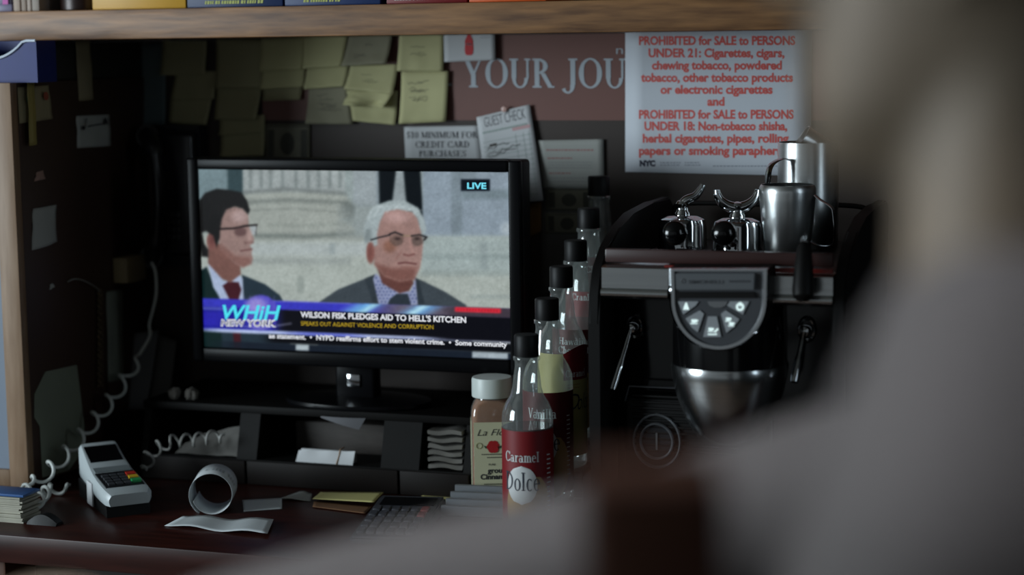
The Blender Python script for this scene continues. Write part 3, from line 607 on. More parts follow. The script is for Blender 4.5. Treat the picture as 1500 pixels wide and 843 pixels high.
# man at the left
poly([(290, 398), (303, 390), (318, 425), (326, 445), (358, 440), (357, 402), (372, 408), (392, 416), (414, 432), (424, 450), (430, 520), (290, 520)], (36, 50, 60), 1.5)
poly([(286, 400), (303, 392), (322, 440), (326, 520), (286, 520)], (16, 36, 36), 2)
poly([(305, 385), (330, 412), (350, 400), (358, 408), (359, 440), (326, 440), (313, 420)], (178, 190, 214), 1.2)
for k in range(6): line([(309+k*5, 390+k*4), (324+k*5, 440)], .9, (120, 136, 176), .6, .6)
poly([(327, 418), (336, 412), (352, 413), (356, 424), (351, 440), (338, 440)], (66, 26, 34), 1)
poly([(341, 478), (353, 478), (355, 520), (345, 520)], (66, 26, 34), 1.2)
poly(Zl([(115, 560), (190, 560), (330, 700), (335, 760), (262, 815), (205, 790), (112, 690)]), (120, 84, 76), 1.5)
poly(Zl([(240, 335), (300, 320), (350, 335), (388, 375), (392, 440), (402, 480), (428, 530), (420, 558), (398, 572), (414, 600), (408, 625), (418, 660), (405, 692), (350, 716), (290, 690), (200, 600), (185, 520), (205, 400)]), (152, 124, 117), 1.5)
poly(Zl([(200, 560), (300, 640), (400, 650), (405, 692), (350, 716), (290, 690), (200, 620)]), (126, 88, 80), 4, .8)
ell(*Zl([(330, 385)])[0], 11, 9, (186, 160, 156), 6, .8); ell(*Zl([(140, 545)])[0], 8, 13, (126, 84, 78), 1.5); ell(*Zl([(142, 540)])[0], 4, 8, (96, 56, 54), 3, .7)
poly(Zl([(60, 280), (100, 232), (180, 205), (260, 213), (345, 228), (382, 280), (402, 345), (388, 372), (352, 335), (300, 320), (240, 342), (212, 400), (198, 470), (196, 520), (172, 585), (150, 510), (100, 480), (76, 490), (90, 560), (116, 600), (115, 650), (70, 645), (50, 500)]), (26, 26, 26), 1.8)
for k in range(9): line(Zl([(110+k*28, 240), (150+k*26, 300), (130+k*28, 380-k*6)]), 1.0, (52, 48, 46), 1.6, .35)
line(Zl([(190, 466), (290, 462), (370, 446), (447, 440)]), 2.6, (20, 16, 18), .9)
ell(*Zl([(335, 485)])[0], 9.5, 6.5, (84, 60, 60), 2, .75); poly(Zl([(396, 452), (444, 446), (440, 500), (412, 505)]), (172, 178, 180), 1.2, .85); line(Zl([(445, 442), (438, 505)]), .9, (40, 36, 40), .7)
line(Zl([(335, 608), (412, 596)]), 1.6, (96, 56, 56), 1.2); line(Zl([(365, 555), (420, 553)]), 2, (96, 62, 60), 2, .7)
ell(*Zl([(395, 510)])[0], 4, 9, (190, 158, 150), 3, .7)
# older man at the right
poly([(470, 444), (500, 424), (540, 408), (554, 402), (564, 446), (616, 446), (612, 406), (625, 412), (655, 427), (684, 446), (692, 462), (694, 520), (470, 520)], (62, 70, 76), 1.5)
poly([(540, 408), (554, 402), (566, 446), (552, 446)], (44, 52, 58), 1.5, .7); poly([(612, 408), (618, 410), (626, 446), (615, 446)], (40, 48, 54), 1.5, .8)
poly([(552, 408), (556, 400), (588, 428), (606, 426), (613, 406), (616, 446), (560, 446)], (150, 156, 186), 1)
for i in range(12):
    for j in range(9):
        x_ = 554+i*5.2+(j % 2)*2.6; y_ = 402+j*5
        ell(x_, y_, 1.5, 1.5, (70, 82, 128), .8, .75*float((poly_sdf([(552, 408), (556, 402), (588, 428), (606, 426), (613, 408), (616, 446), (560, 446)])[np.unravel_index(np.argmin((X-x_)**2+(Yp-y_)**2), X.shape)]) < -1))
poly([(576, 438), (586, 430), (602, 430), (607, 448), (572, 448)], (44, 52, 60), 1.2)
poly(Zr([(160, 690), (250, 780), (390, 780), (400, 820), (370, 870), (310, 885), (200, 820)]), (100, 62, 56), 1.5)
poly(Zr([(180, 430), (215, 355), (300, 335), (400, 358), (432, 400), (447, 470), (462, 560), (455, 650), (442, 720), (405, 795), (310, 810), (210, 775), (152, 700), (138, 560)]), (158, 124, 116), 1.6)
poly(Zr([(150, 690), (260, 720), (420, 720), (405, 795), (310, 810), (210, 775)]), (120, 78, 70), 5, .85); ell(*Zr([(300, 390)])[0], 18, 8, (188, 152, 146), 6, .9)
ell(*Zr([(250, 580)])[0], 9, 9, (128, 82, 62), 5, .6); ell(*Zr([(126, 620)])[0], 6, 16, (140, 92, 84), 1.5); ell(*Zr([(124, 620)])[0], 3, 10, (104, 62, 56), 3, .6)
poly(Zr([(90, 560), (82, 500), (90, 440), (120, 360), (160, 315), (250, 283), (345, 282), (432, 330), (468, 400), (484, 470), (470, 505), (446, 465), (428, 400), (395, 356), (300, 338), (222, 352), (188, 420), (170, 500), (172, 570), (150, 580), (138, 545)]), (162, 172, 172), 2)
for k in range(8): line(Zr([(110+k*42, 400-k*14 if k < 5 else 330+(k-5)*20), (150+k*40, 330-k*6 if k < 4 else 306+(k-4)*14), (200+k*36, 318+k*4)]), 1.6, (204, 212, 212), 2.2, .5)
poly(Zr([(88, 540), (95, 470), (130, 460), (135, 535), (100, 560)]), (110, 118, 118), 3, .6)
for q_ in ([(252, 500), (255, 545), (285, 575), (325, 562), (336, 510)], [(390, 515), (398, 558), (430, 572), (462, 550), (470, 520)]): line(Zr(q_), 1.0, (70, 56, 50), .8, .7)
line(Zr([(130, 538), (190, 520), (250, 506)]), 2.0, (28, 28, 32), .8); line(Zr([(250, 500), (285, 488), (335, 508)]), 2.4, (30, 28, 30), .8); line(Zr([(335, 510), (390, 512)]), 1.4, (150, 130, 100), .8); line(Zr([(390, 512), (440, 504), (486, 520), (470, 538)]), 2.4, (30, 28, 30), .8)
ell(*Zr([(295, 540)])[0], 9, 8, (104, 84, 76), 3, .8); ell(*Zr([(425, 542)])[0], 8, 8, (96, 82, 76), 3, .8); ell(*Zr([(300, 530)])[0], 4, 2, (44, 32, 32), 1.5, .8); ell(*Zr([(425, 530)])[0], 3.5, 2, (44, 32, 32), 1.5, .8)
line(Zr([(380, 530), (385, 590), (395, 620)]), 3, (190, 146, 136), 3, .6); line(Zr([(340, 632), (370, 640), (405, 630)]), 2.2, (92, 50, 48), 1.6, .8)
line(Zr([(305, 690), (350, 684), (418, 694)]), 2.0, (88, 46, 46), 1.4); line(Zr([(290, 660), (320, 620)]), 1.6, (130, 86, 78), 2, .6); line(Zr([(330, 715), (400, 718)]), 2, (130, 84, 76), 2.5, .5)
# news graphics, in screen rows
def vb(v0, v1, col, x0=-1e4, x1=1e4, sv=.004, sx=2, a=1.0):
    m_ = ss(v0-v, sv)*ss(v-v1, sv)*ss(x0-X, sx)*ss(X-x1, sx); blend(m_*a, col)
vb(.725, .775, (58, 58, 190)); vb(.725, .775, (104, 96, 112), 560, 9e3, sx=40); vb(.725, .775, (66, 56, 66), 655, 9e3, sx=20)
for xx, ww, cc, aa in ((535, 34, (110, 170, 226), 1), (545, 12, (176, 226, 240), .9), (620, 34, (110, 170, 226), .9), (616, 14, (184, 226, 240), .95)):
    sh = X+(v-.75)*420; m_ = ss(np.abs(sh-xx)-ww/2, ww/2)*ss(.725-v, .004)*ss(v-.775, .004); blend(m_*aa, cc)
vb(.725, .73, (150, 150, 220), 400, 520, a=.6)
vb(.727, .752, (232, 46, 62), 669, 733); 
for k in range(14): vb(.735, .744, (150, 20, 36), 672+k*4.2, 674.4+k*4.2, sx=.6, a=.8)
vb(.775, .905, (30, 30, 150), -1e4, 420, sx=26); vb(.775, .905, (8, 8, 16), 412, 1e4, sx=14); vb(.775, .79, (128, 140, 220), -1e4, 345, a=.5); vb(.80, .88, (48, 42, 180), -1e4, 330, a=.7)
vb(.895, .914, (188, 200, 236), 300, 640, sv=.005, sx=30); vb(.895, .914, (70, 80, 200), 430, 530, sx=30, a=.7); vb(.902, .912, (120, 120, 150), 560, 9e3, sx=40, a=.55); vb(.915, .962, (6, 7, 12), 395, 9e3, sx=16)
vb(.965, 1.1, (22, 30, 42), 330, 9e3, sx=40); vb(.967, .998, (176, 186, 190), 437, 456.5, sx=1); vb(.967, .998, (168, 178, 184), 693, 743, sx=1)
ell(385, 458, 26, 26, (84, 76, 190), 2); ell(378, 447, 15, 11, (176, 160, 226), 6, .8); ell(392, 470, 14, 9, (54, 44, 160), 5, .8)
line([(340, 476), (385, 481), (430, 474)], 2, (210, 210, 240), 2, .5)
for k in range(6): line([(360+k*9, 434), (366+k*8, 482)], 1.2, (130, 120, 220), 1.5, .4)
vb(.0, .128, (8, 14, 24), 678, 719, sx=1, a=0)
poly([(678, 263), (718.5, 263), (718.5, 280), (678, 280)], (10, 16, 26), 1)
rng = np.random.default_rng(3)
def blur(a, s):
    r = int(3*s)+1; k = np.exp(-.5*(np.arange(-r, r+1)/s)**2); k /= k.sum()
    for ax_ in (0, 1):
        p = np.pad(a, [(r, r) if i == ax_ else (0, 0) for i in range(a.ndim)], mode='edge'); a = sum(k[i]*np.take(p, range(i, i+a.shape[ax_]), axis=ax_) for i in range(2*r+1))
    return a
g0 = rng.normal(0, 1, IMG.shape[:2]); IMG = blur(IMG, .75)+(blur(g0, 1.1)*11+blur(rng.normal(0, 1, g0.shape), 5)*42+blur(rng.normal(0, 1, g0.shape), .6)*4)[..., None]*np.clip(IMG/170, .12, 1)
IMG = np.clip(IMG*np.array([.93, .95, .965]), 0, 255)/255
LINI = np.where(IMG <= .04045, IMG/12.92, ((IMG+.055)/1.055)**2.4)
xs = np.linspace(sx0, sx1, NX+1); zs = np.linspace(sz1, sz0, NY+1)
co = np.zeros(((NY+1)*(NX+1), 3)); co[:, 0] = np.tile(xs, NY+1); co[:, 1] = TY; co[:, 2] = np.repeat(zs, NX+1)
idx = np.arange((NY+1)*(NX+1)).reshape(NY+1, NX+1)
faces = np.stack([idx[1:, :-1], idx[1:, 1:], idx[:-1, 1:], idx[:-1, :-1]], -1).reshape(-1, 4)
co -= np.array(MW[tv].translation)
me = bpy.data.meshes.new('screen'); me.from_pydata(co.tolist(), [], faces.tolist())
ca = me.color_attributes.new('picture', 'FLOAT_COLOR', 'POINT'); ca.data.foreach_set('color', np.concatenate([LINI.reshape(-1, 3), np.ones((co.shape[0], 1))], 1).ravel().astype(np.float32))
m_scr = bpy.data.materials.new('screen_picture'); m_scr.use_nodes = True; N = m_scr.node_tree.nodes
at = N.new('ShaderNodeAttribute'); at.attribute_name = 'picture'; pb = N['Principled BSDF']; pb.inputs['Base Color'].default_value = (.004, .004, .005, 1); pb.inputs['Roughness'].default_value = .3; pb.inputs['Specular IOR Level'].default_value = .05
m_scr.node_tree.links.new(at.outputs['Color'], pb.inputs['Emission Color']); pb.inputs['Emission Strength'].default_value = 1.0
me.materials.append(m_scr); so = bpy.data.objects.new('screen', me); COL.objects.link(so); so.parent = tv; MW[so] = MW[tv].copy(); so['label'] = 'lit screen with the news picture'
e_w = emis('screen_white', (225, 228, 235)); e_y = emis('screen_amber', (186, 158, 40)); e_c = emis('screen_cyan', (80, 222, 240)); e_l = emis('screen_live', (120, 226, 250)); e_d = emis('screen_dark', (24, 20, 60))
def tvt(name, lines, m):
    bm = B()
    for s, x0, y0, x1, y1, h, kw in lines: text_px(bm, s, x0, y0, x1, y1, h, TY, off=kw.pop('off', .0004), **kw)
    part(name, bm, m, so, smooth=False)
tvt('headline', [("WILSON FISK PLEDGES AID TO HELL'S KITCHEN", 440.5, 465, 683, 473.2, 8.4, dict(bold=.03))], e_w)
tvt('subtitle', [("SPEAKS OUT AGAINST VIOLENCE AND CORRUPTION", 441, 477, 635, 482.6, 6.2, dict(bold=.0))], e_y)
tvt('ticker', [("ae statement.  \u2022  NYPD reaffirms effort to stem violent crime.  \u2022  Some community", 394, 495.5, 743, 508.6, 7.2, dict(bold=.026))], e_w)
tvt('channel_name', [("WHiH", 327, 467.5, 412, 468.5, 21, dict(bold=.022, shear=.25, off=.0008))], e_c)
tvt('channel_city_outline', [("NEW YORK", 323.5, 477.6, 405, 478.6, 9.4, dict(bold=.065, shear=.12, off=.0006))], e_w)
tvt('channel_city', [("NEW YORK", 324.5, 477, 404, 478, 8.0, dict(bold=-.004, shear=.12, off=.001))], e_d)
tvt('live_tag', [("LIVE", 684.5, 276.5, 712.5, 276.8, 9.0, dict(bold=.03))], e_l)
# ------------------------------------------------------------------ desk organiser under the television
gx0, gx1, gy0, gy1, gz1 = -.565, .012, -.25, -.012, 1.075
m_org = mat('black_wood', (13, 11, 10), .6, spec=.15, var=.4, scale=8, stretch=(1, 6, 6))
og = thing('desk_organizer', 'black wooden desk organizer with three open bins under the television', 'organizer', (-.22, -.13, CZ))
def ox(px, py=640): return P(px, py, gy0).x
zf = P(480, 681, gy0).z
bm = B(); box(bm, gx0-.004, gx1+.004, gy0+.02, gy1, gz1-.012, gz1, .001); part('top_board', bm, m_org, og)
bm = B(); box(bm, gx0, gx1, gy1-.008, gy1, CZ, gz1-.012); part('back_board', bm, m_org, og)
bm = B(); box(bm, gx0, gx1, gy0, gy1-.008, zf-.008, zf); part('bin_floor', bm, m_org, og)
walls = [(gx0, gx0+.012), (ox(345), ox(374)), (ox(556), ox(612)), (gx1-.012, gx1)]
for a, b in walls:
    bm = B(); prism(bm, [(a, gy1-.008, zf), (a, gy0+.001, zf), (a, gy0+.022, gz1-.012), (a, gy1-.008, gz1-.012)], (b-a, 0, 0)); part('divider', bm, m_org, og)
fx = [gx0, ox(360), ox(584), gx1]
for i in range(3):
    bm = B(); box(bm, fx[i]+.002, fx[i+1]-.002, gy0-.004, gy0+.006, CZ+.001, zf-.002, .001); part('front_panel', bm, mat('organizer_front', (22, 15, 12), .6, spec=.2, var=.3), og)
    bm = B(); box(bm, fx[i]+.01, fx[i+1]-.01, gy0+.006, gy1-.008, CZ, zf-.009); part('drawer_box', bm, m_org, og)
# contents
bm = B(); a = P(431, 673, gy0); b = P(515, 676, gy0); hz = .021
sheet(bm, (a.x, gy0+.006, zf), (b.x, gy0+.004, zf), (b.x+.002, gy0+.012, zf+hz), (a.x+.002, gy0+.014, zf+hz-.004), lambda u, v: .0015*math.sin(u*14)*(v), th=.0005)
for k in range(4): box(bm, a.x+.002, b.x-.003, gy0+.02+k*.0007, gy0+.028, zf+.0005+k*.0045, zf+.0045+k*.0045, .0004)
o = single('bundled_papers', bm, m_paper, 'white bundle of slips with a rubber band in the middle bin', 'paper bundle')
bm = B(); x_ = a.x+(b.x-a.x)*.72; tube(bm, [(x_, gy0+.003, zf+.0005), (x_+.002, gy0+.009, zf+.012), (x_+.003, gy0+.013, zf+.0225), (x_+.003, gy0+.03, zf+.0225)], .0009, 6); part('rubber_band', bm, mat('band_tan', (150, 110, 60), .5), o)
bm = B(); c = [P(x, y, gy0+.02) for x, y in [(470, 612), (526, 630), (536, 613), (470, 610)]]; sheet(bm, *c, lambda u, v: .004*math.sin(u*3)); 
single('folded_sheet', bm, mat('dull_sheet', (92, 92, 96), .7), 'grey folded sheet hanging at the top of the middle bin', 'sheet')
bm = B(); a = ox(400)
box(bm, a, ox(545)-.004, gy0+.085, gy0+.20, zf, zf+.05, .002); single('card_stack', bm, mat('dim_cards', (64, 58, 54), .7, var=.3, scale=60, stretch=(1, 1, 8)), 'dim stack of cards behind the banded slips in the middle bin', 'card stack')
for k in range(6):
    a = ox(622); z0 = zf+.0004+k*.011; ph = k*1.7
    bm = B(); n_ = 16; rings = []
    for i in range(n_+1):
        x = a+.001+(gx1-.018-a)*i/n_; zz = z0+.0015+.0026*math.sin(i*.24+ph*.5)*math.sin(math.pi*i/n_)
        rings.append([(x, gy0+.010, zz), (x, gy0+.13, zz), (x, gy0+.13, zz+.005), (x, gy0+.012-.003*math.sin(i*.3+ph), zz+.006)])
    loft(bm, rings)
    single('folded_napkin', bm, mat('napkin', (98, 95, 90), .85, var=.15), ['lowest', 'second lowest', 'third lowest', 'third from top', 'second from top', 'topmost'][k]+' folded paper napkin in the right bin', 'napkin', 'napkins in the right bin')
for k in range(3):
    bm = B(); x0 = ox(250+k*8); z_ = P(300, 664, gy0).z
    sheet(bm, (x0, gy0+.012+.01*k, zf), (walls[1][0]-.002, gy0+.012+.01*k, zf), (walls[1][0]-.004, gy0+.03+.01*k, zf+.034+.006*k), (x0+.01, gy0+.03+.01*k, zf+.014+.006*k), lambda u, v: .002*math.sin(u*9+k))
    single('loose_slip', bm, mat('slip_grey', (112, 110, 106), .75, var=.15), ['front', 'middle', 'back'][k]+' loose grey slip in the left bin behind the coiled cord', 'slip', 'slips in the left bin')
# papers leaning on the wall left of the television
def lean(q, Y0, Y1, m, label, cat, name):
    c = [P(q[0][0], q[0][1], Y0), P(q[1][0], q[1][1], Y0), P(q[2][0], q[2][1], Y1), P(q[3][0], q[3][1], Y1)]; bm = B(); sheet(bm, *c, lambda u, v: .002*math.sin(u*4+v*2)); return single(name, bm, m, label, cat, smooth=True)
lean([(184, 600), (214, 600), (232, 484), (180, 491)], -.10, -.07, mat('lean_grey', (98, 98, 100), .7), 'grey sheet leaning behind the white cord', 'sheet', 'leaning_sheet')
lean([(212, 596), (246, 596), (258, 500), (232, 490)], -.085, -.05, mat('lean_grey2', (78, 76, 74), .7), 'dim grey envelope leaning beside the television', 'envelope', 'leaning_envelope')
for i, (x, lb) in enumerate([(238, 'crumpled grey receipt on the organizer top, left of its pair'), (262, 'crumpled grey receipt on the organizer top, nearer the television')]):
    a = P(x, 592, -.235); bm = B(); bmesh.ops.create_icosphere(bm, subdivisions=3, radius=.011)
    for v_ in bm.verts: v_.co *= 1+.35*mnoise.noise(v_.co*160+Vector((i, 0, 0))); v_.co.z = max(v_.co.z, -.008)*1.0
    bmesh.ops.translate(bm, verts=bm.verts, vec=(a.x+.005, -.20, gz1+.008)); single('crumpled_receipt', bm, mat('crumple', (118, 114, 108), .8), lb, 'receipt', 'crumpled receipts by the television', smooth=False)
# ------------------------------------------------------------------ telephone on the wall and coiled cords
m_ph = mat('phone_black', (24, 24, 28), .3, coat=.2)
pc = P(250, 290, 0); xl, xr = P(226, 290, -.05).x, P(288, 290, -.05).x; z1, z0 = P(250, 184, -.05).z, P(250, 392, -.05).z
ph = thing('wall_telephone', 'black wall telephone in the shadow left of the television', 'telephone', ((xl+xr)/2, -.03, z0))
bm = B(); n_ = 14
prism(bm, [(xl, -.002, z0), (xr, -.002, z0), (xr, -.002, z1), (xl, -.002, z1)], (0, -.03, 0)); box(bm, xl+.006, xr-.004, -.055, -.03, z0+.02, z1-.01, .01, 3); part('phone_body', bm, m_ph, ph)
hp = smooth_path([P(216, 200, -.06), P(226, 222, -.085), P(232, 270, -.092), P(233, 310, -.092), P(229, 350, -.085), P(222, 376, -.06)], 5)
bm = B(); tube(bm, hp, [(.016, .019) if (i < 6 or i > len(hp)-7) else (.010, .015) for i in range(len(hp))], 14); hs = part('handset', bm, m_ph, ph)
bm = B(); tube(bm, [P(216, 200, -.062), P(214, 206, -.03)], [.020, .018], 18); part('earpiece', bm, m_ph, hs)
bm = B(); tube(bm, [P(222, 376, -.062), P(219, 374, -.03)], [.020, .018], 18); part('mouthpiece', bm, m_ph, hs)
bm = B()
for r_ in range(4):
    for c_ in range(3): box(bm, xl+.024+c_*.010, xl+.031+c_*.010, -.057, -.055, z0+.05+r_*.013, z0+.058+r_*.013, .0008)
part('keypad', bm, mat('phone_key', (46, 46, 50), .4), ph)
m_cord = mat('cord_white', (196, 200, 196), .45)
def coil(pts, turns, r, lead, sq=1.0):
    """helix of radius r about a smooth path; lead = points run straight before it"""
    path = smooth_path(pts, 12); out = []
    L_ = [0]
    for a, b in zip(path[:-1], path[1:]): L_.append(L_[-1]+(b-a).length)
    n = int(turns*18)
    for i in range(n+1):
        s = L_[-1]*i/n; k = max(j for j in range(len(L_)) if L_[j] <= s+1e-9); k = min(k, len(path)-2)
        t_ = (s-L_[k])/max(L_[k+1]-L_[k], 1e-9); p = path[k].lerp(path[k+1], t_); T = (path[k+1]-path[k]).normalized()
        sd = T.cross(Vector((0, -1, 0))).normalized(); up_ = sd.cross(T); a = 2*math.pi*i/18; ramp = min(1, i/9, (n-i)/9)
        out.append(p+(sd*math.cos(a)+up_*math.sin(a)*sq)*r*ramp)
    return out
y1_ = -.12
ptsA = smooth_path([P(222, 384, -.075), P(228, 400, -.08), P(229, 430, -.09), P(224, 455, -.10), P(219, 475, -.10), P(220, 492, -.11), P(212, 508, -.12)], 6)
ptsB = coil([P(204, 520, -.13), P(170, 575, -.20), P(125, 632, -.30), P(78, 684, -.40), P(44, 716, -.47)+Vector((0, 0, .006))], 7.6, .0115, None)
ptsC = coil([P(40, 720, -.47)+Vector((0, 0, .006)), P(34, 735, -.50)+Vector((0, 0, .012)), P(30, 746, -.53)+Vector((0, 0, .018)), P(46, 744, -.52)+Vector((0, 0, .012))], 3, .010, None)
ptsC2 = coil([Q(52, 740, CZ+.0135), Q(60, 727, CZ+.0135), Q(80, 717, CZ+.0135), Q(102, 711, CZ+.0135)], 3.6, .010, None)
bm = B(); tube(bm, ptsA[:-1]+ptsB+ptsC+ptsC2, .0027, 8)
single('coiled_cord', bm, m_cord, 'white coiled telephone cord stretching down to the counter', 'cord')
bm = B(); tube(bm, coil([P(214, 690, -.335), P(216, 676, -.32), P(226, 660, -.30), P(250, 648, -.272), P(285, 645, -.265), P(330, 638, -.262)], 7.5, .0105, None), .002, 8)
single('coiled_cord', bm, mat('cord_grey', (150, 150, 146), .5), 'grey coiled cord behind the card terminal, in front of the slips', 'cord')
# ------------------------------------------------------------------ card payment terminal
FL = Q(155, 762, CZ); FR = Q(226, 757, CZ); yaw = math.atan2(FR.y-FL.y, FR.x-FL.x); Wt = (FR-FL).length
yaw = math.radians(45); Wt = .075
ct = thing('card_terminal', 'silver card payment terminal with dark keypad on the counter', 'card terminal', (FL.x, FL.y, CZ), yaw)
Lt = .18
def tb(bm, x0, x1, prof0, prof1): # side profile strip between two lists of (y,z), extruded across x
    return prism(bm, [(x0, y, z) for y, z in prof0+list(reversed(prof1))], (x1-x0, 0, 0))
top_z = lambda y: .040+.022*(y/Lt)+.018*max(0, (y-.09)/.085)**1.5
ys = [0, .01, .03, .06, .09, .11, .13, .15, .165, Lt]
bm = B(); tb(bm, .004, Wt-.004, [(.008, 0)]+[(y, .018+.01*y/Lt) for y in ys[1:]]+[(Lt-.004, 0)], [(.008, 0.0)]); part('base_shell', bm, m_matt, ct, local=True)
bm = B()
rings = []
for y in ys:
    wn = .006*max(0, 1-y/.012)+(.006*max(0, (y-.06)/.115)); zt_ = top_z(y)-.004*max(0, 1-y/.01); zb_ = .0185+.01*y/Lt
    x0, x1 = wn, Wt-wn
    rings.append([(x0+.002, y, zb_), (x1-.002, y, zb_), (x1, y, zb_+.006), (x1, y, zt_-.007), (x1-.004, y, zt_-.001), (x1-.010, y, zt_), (x0+.010, y, zt_), (x0+.004, y, zt_-.001), (x0, y, zt_-.007), (x0, y, zb_+.006)])
loft(bm, rings); part('casing', bm, mat('terminal_silver', (178, 186, 188), .35), ct, local=True)
def face(bm, x0, x1, y0, y1, h=.0015, base=0.0, bev=0):
    pts = [(x0, y0), (x1, y0), (x1, y1), (x0, y1)]; nn = 6
    rr = []
    for k in range(nn+1):
        y = y0+(y1-y0)*k/nn; z = top_z(y)+base; rr.append([(x0, y, z-.002), (x1, y, z-.002), (x1, y, z+h), (x0, y, z+h)])
    return loft(bm, rr)
m_kd = mat('keypad_black', (22, 23, 26), .4)
bm = B(); face(bm, .008, Wt-.008, .022, .088); part('keypad_panel', bm, m_kd, ct, local=True)
bm = B(); face(bm, .012, Wt-.012, .128, .170, .0015); sc_ = part('display_panel', bm, m_gloss, ct, local=True)
bm = B(); face(bm, .010, Wt-.010, .093, .109, .0012); part('printer_cover', bm, mat('cover_grey', (120, 128, 130), .4), ct, local=True)
kx = (Wt-.024)/4
for r_ in range(4):
    for c_ in range(3):
        bm = B(); face(bm, .012+kx*c_+.0015, .012+kx*(c_+1)-.0015, .027+r_*.0125, .0355+r_*.0125, .004); part('key', bm, mat('key_dark', (58, 60, 64), .5), ct, local=True)
for r_, cl, nm in ((0, (40, 150, 84), 'green'), (1, (206, 170, 40), 'yellow'), (2, (186, 48, 34), 'red')):
    bm = B(); face(bm, .012+kx*3+.0005, Wt-.010, .030+r_*.0155, .041+r_*.0155, .005); part('key', bm, mat('key_'+nm, cl, .45), ct, local=True, label=nm+' key')
bm = B(); box(bm, -.0015, .0015, .075, .105, .004, .040, .0005); part('card_slot_tab', bm, m_paper, ct, local=True, label='white tab')
# ------------------------------------------------------------------ papers on the counter
m_rec = mat('receipt_paper', (196, 202, 204), .65, var=.06)
# standing curl of receipt
c0 = Q(312, 752, CZ); ax = Vector((math.cos(.35), math.sin(.35), 0)); dp = Vector((-ax.y, ax.x, 0)); R_ = .035
bm = B(); ra = []; rb = []
for i in range(45):
    a = math.radians(235-i*9.0); rr = R_*(1-.16*i/44)
    p = c0+ax*(rr*math.cos(a))+Vector((0, 0, R_+rr*math.sin(a)+.0007)); ra.append(p-dp*.012); rb.append(p+dp*.056)
lo_ = min(p.z for p in ra+rb); 
for p in ra+rb: p.z -= lo_-CZ-.0006
loft(bm, [ra, rb], cap=False, closed=False)
o = single('receipt_roll', bm, m_rec, 'white receipt tape curled into a standing ring on the counter', 'receipt', smooth=True); md = o.modifiers.new('thickness', 'SOLIDIFY'); md.thickness = .0005
bm = B(); prt = []
for i in range(14, 34, 1):
    if i % 5 == 0: continue
    a = math.radians(235-i*9.0); rr = R_*(1-.16*i/44)+.0009
    for d0 in (.01, .018):
        p = c0+ax*(rr*math.cos(a))+Vector((0, 0, R_+rr*math.sin(a)+.0007-lo_+CZ+.0006)); a2 = math.radians(235-(i+.6)*9); p2 = c0+ax*(rr*math.cos(a2))+Vector((0, 0, R_+rr*math.sin(a2)+.0007-lo_+CZ+.0006))
        quad(bm, [p+dp*d0, p2+dp*d0, p2+dp*(d0+.003), p+dp*(d0+.003)])
part('print', bm, mat('tape_print', (120, 126, 128), .6), o, smooth=False)
def counter_paper(name, q, label, m, cat, curl=None, lift=.0006, group=None):
    c = [Q(x, y, CZ+lift) for x, y in q]; bm = B(); sheet(bm, *c, curl or (lambda u, v: .0015*(1+math.sin(u*5))), nu=16, nv=6); return single(name, bm, m, label, cat, group, smooth=True)
counter_paper('receipt_strip', [(241, 772), (392, 788), (401, 767), (268, 758)], 'long white receipt strip lying curled in front of the ring', m_rec, 'receipt', lambda u, v: .001+.012*max(0, u-.55)**1.3+.004*math.sin(u*6)**2)
counter_paper('paper_slip', [(357, 750), (413, 746), (413, 734), (355, 737)], 'small white slip right of the receipt ring', m_rec, 'slip', lambda u, v: .004*v)
counter_paper('paper_slip', [(408, 733), (455, 735), (457, 724), (440, 722)], 'dim slip against the organizer front', m_paper2, 'slip')
counter_paper('yellow_pad_sheet', [(458, 737), (548, 746), (562, 731), (470, 727)], 'yellow paper sheet left of the calculator', mat('pad_yellow', (190, 182, 120), .7), 'sheet', lambda u, v: .006+.004*u)
counter_paper('brown_envelope', [(458, 744), (535, 754), (545, 744), (460, 736)], 'brown envelope under the yellow sheet', mat('kraft', (110, 76, 48), .7), 'envelope', lambda u, v: .001)
counter_paper('yellow_pad_sheet', [(612, 733), (700, 737), (700, 727), (622, 725)], 'yellow paper sheet behind the ridged card tray', mat('pad_yellow', (190, 182, 120), .7), 'sheet', lambda u, v: .001)
# dark clip on the counter by the terminal
a = Q(66, 768, CZ); bm = B(); rr = []
for k in range(9):
    s_ = k/8; rr.append([(a.x-.025+.05*s_, a.y-.011, CZ+.0003), (a.x-.025+.05*s_, a.y+.011, CZ+.0003), (a.x-.025+.05*s_, a.y+.008, CZ+.004+.012*math.sin(math.pi*s_)), (a.x-.025+.05*s_, a.y-.008, CZ+.004+.012*math.sin(math.pi*s_))])
loft(bm, rr); single('stapler_remover', bm, m_matt, 'small black humped gadget on the counter left of the terminal', 'gadget')
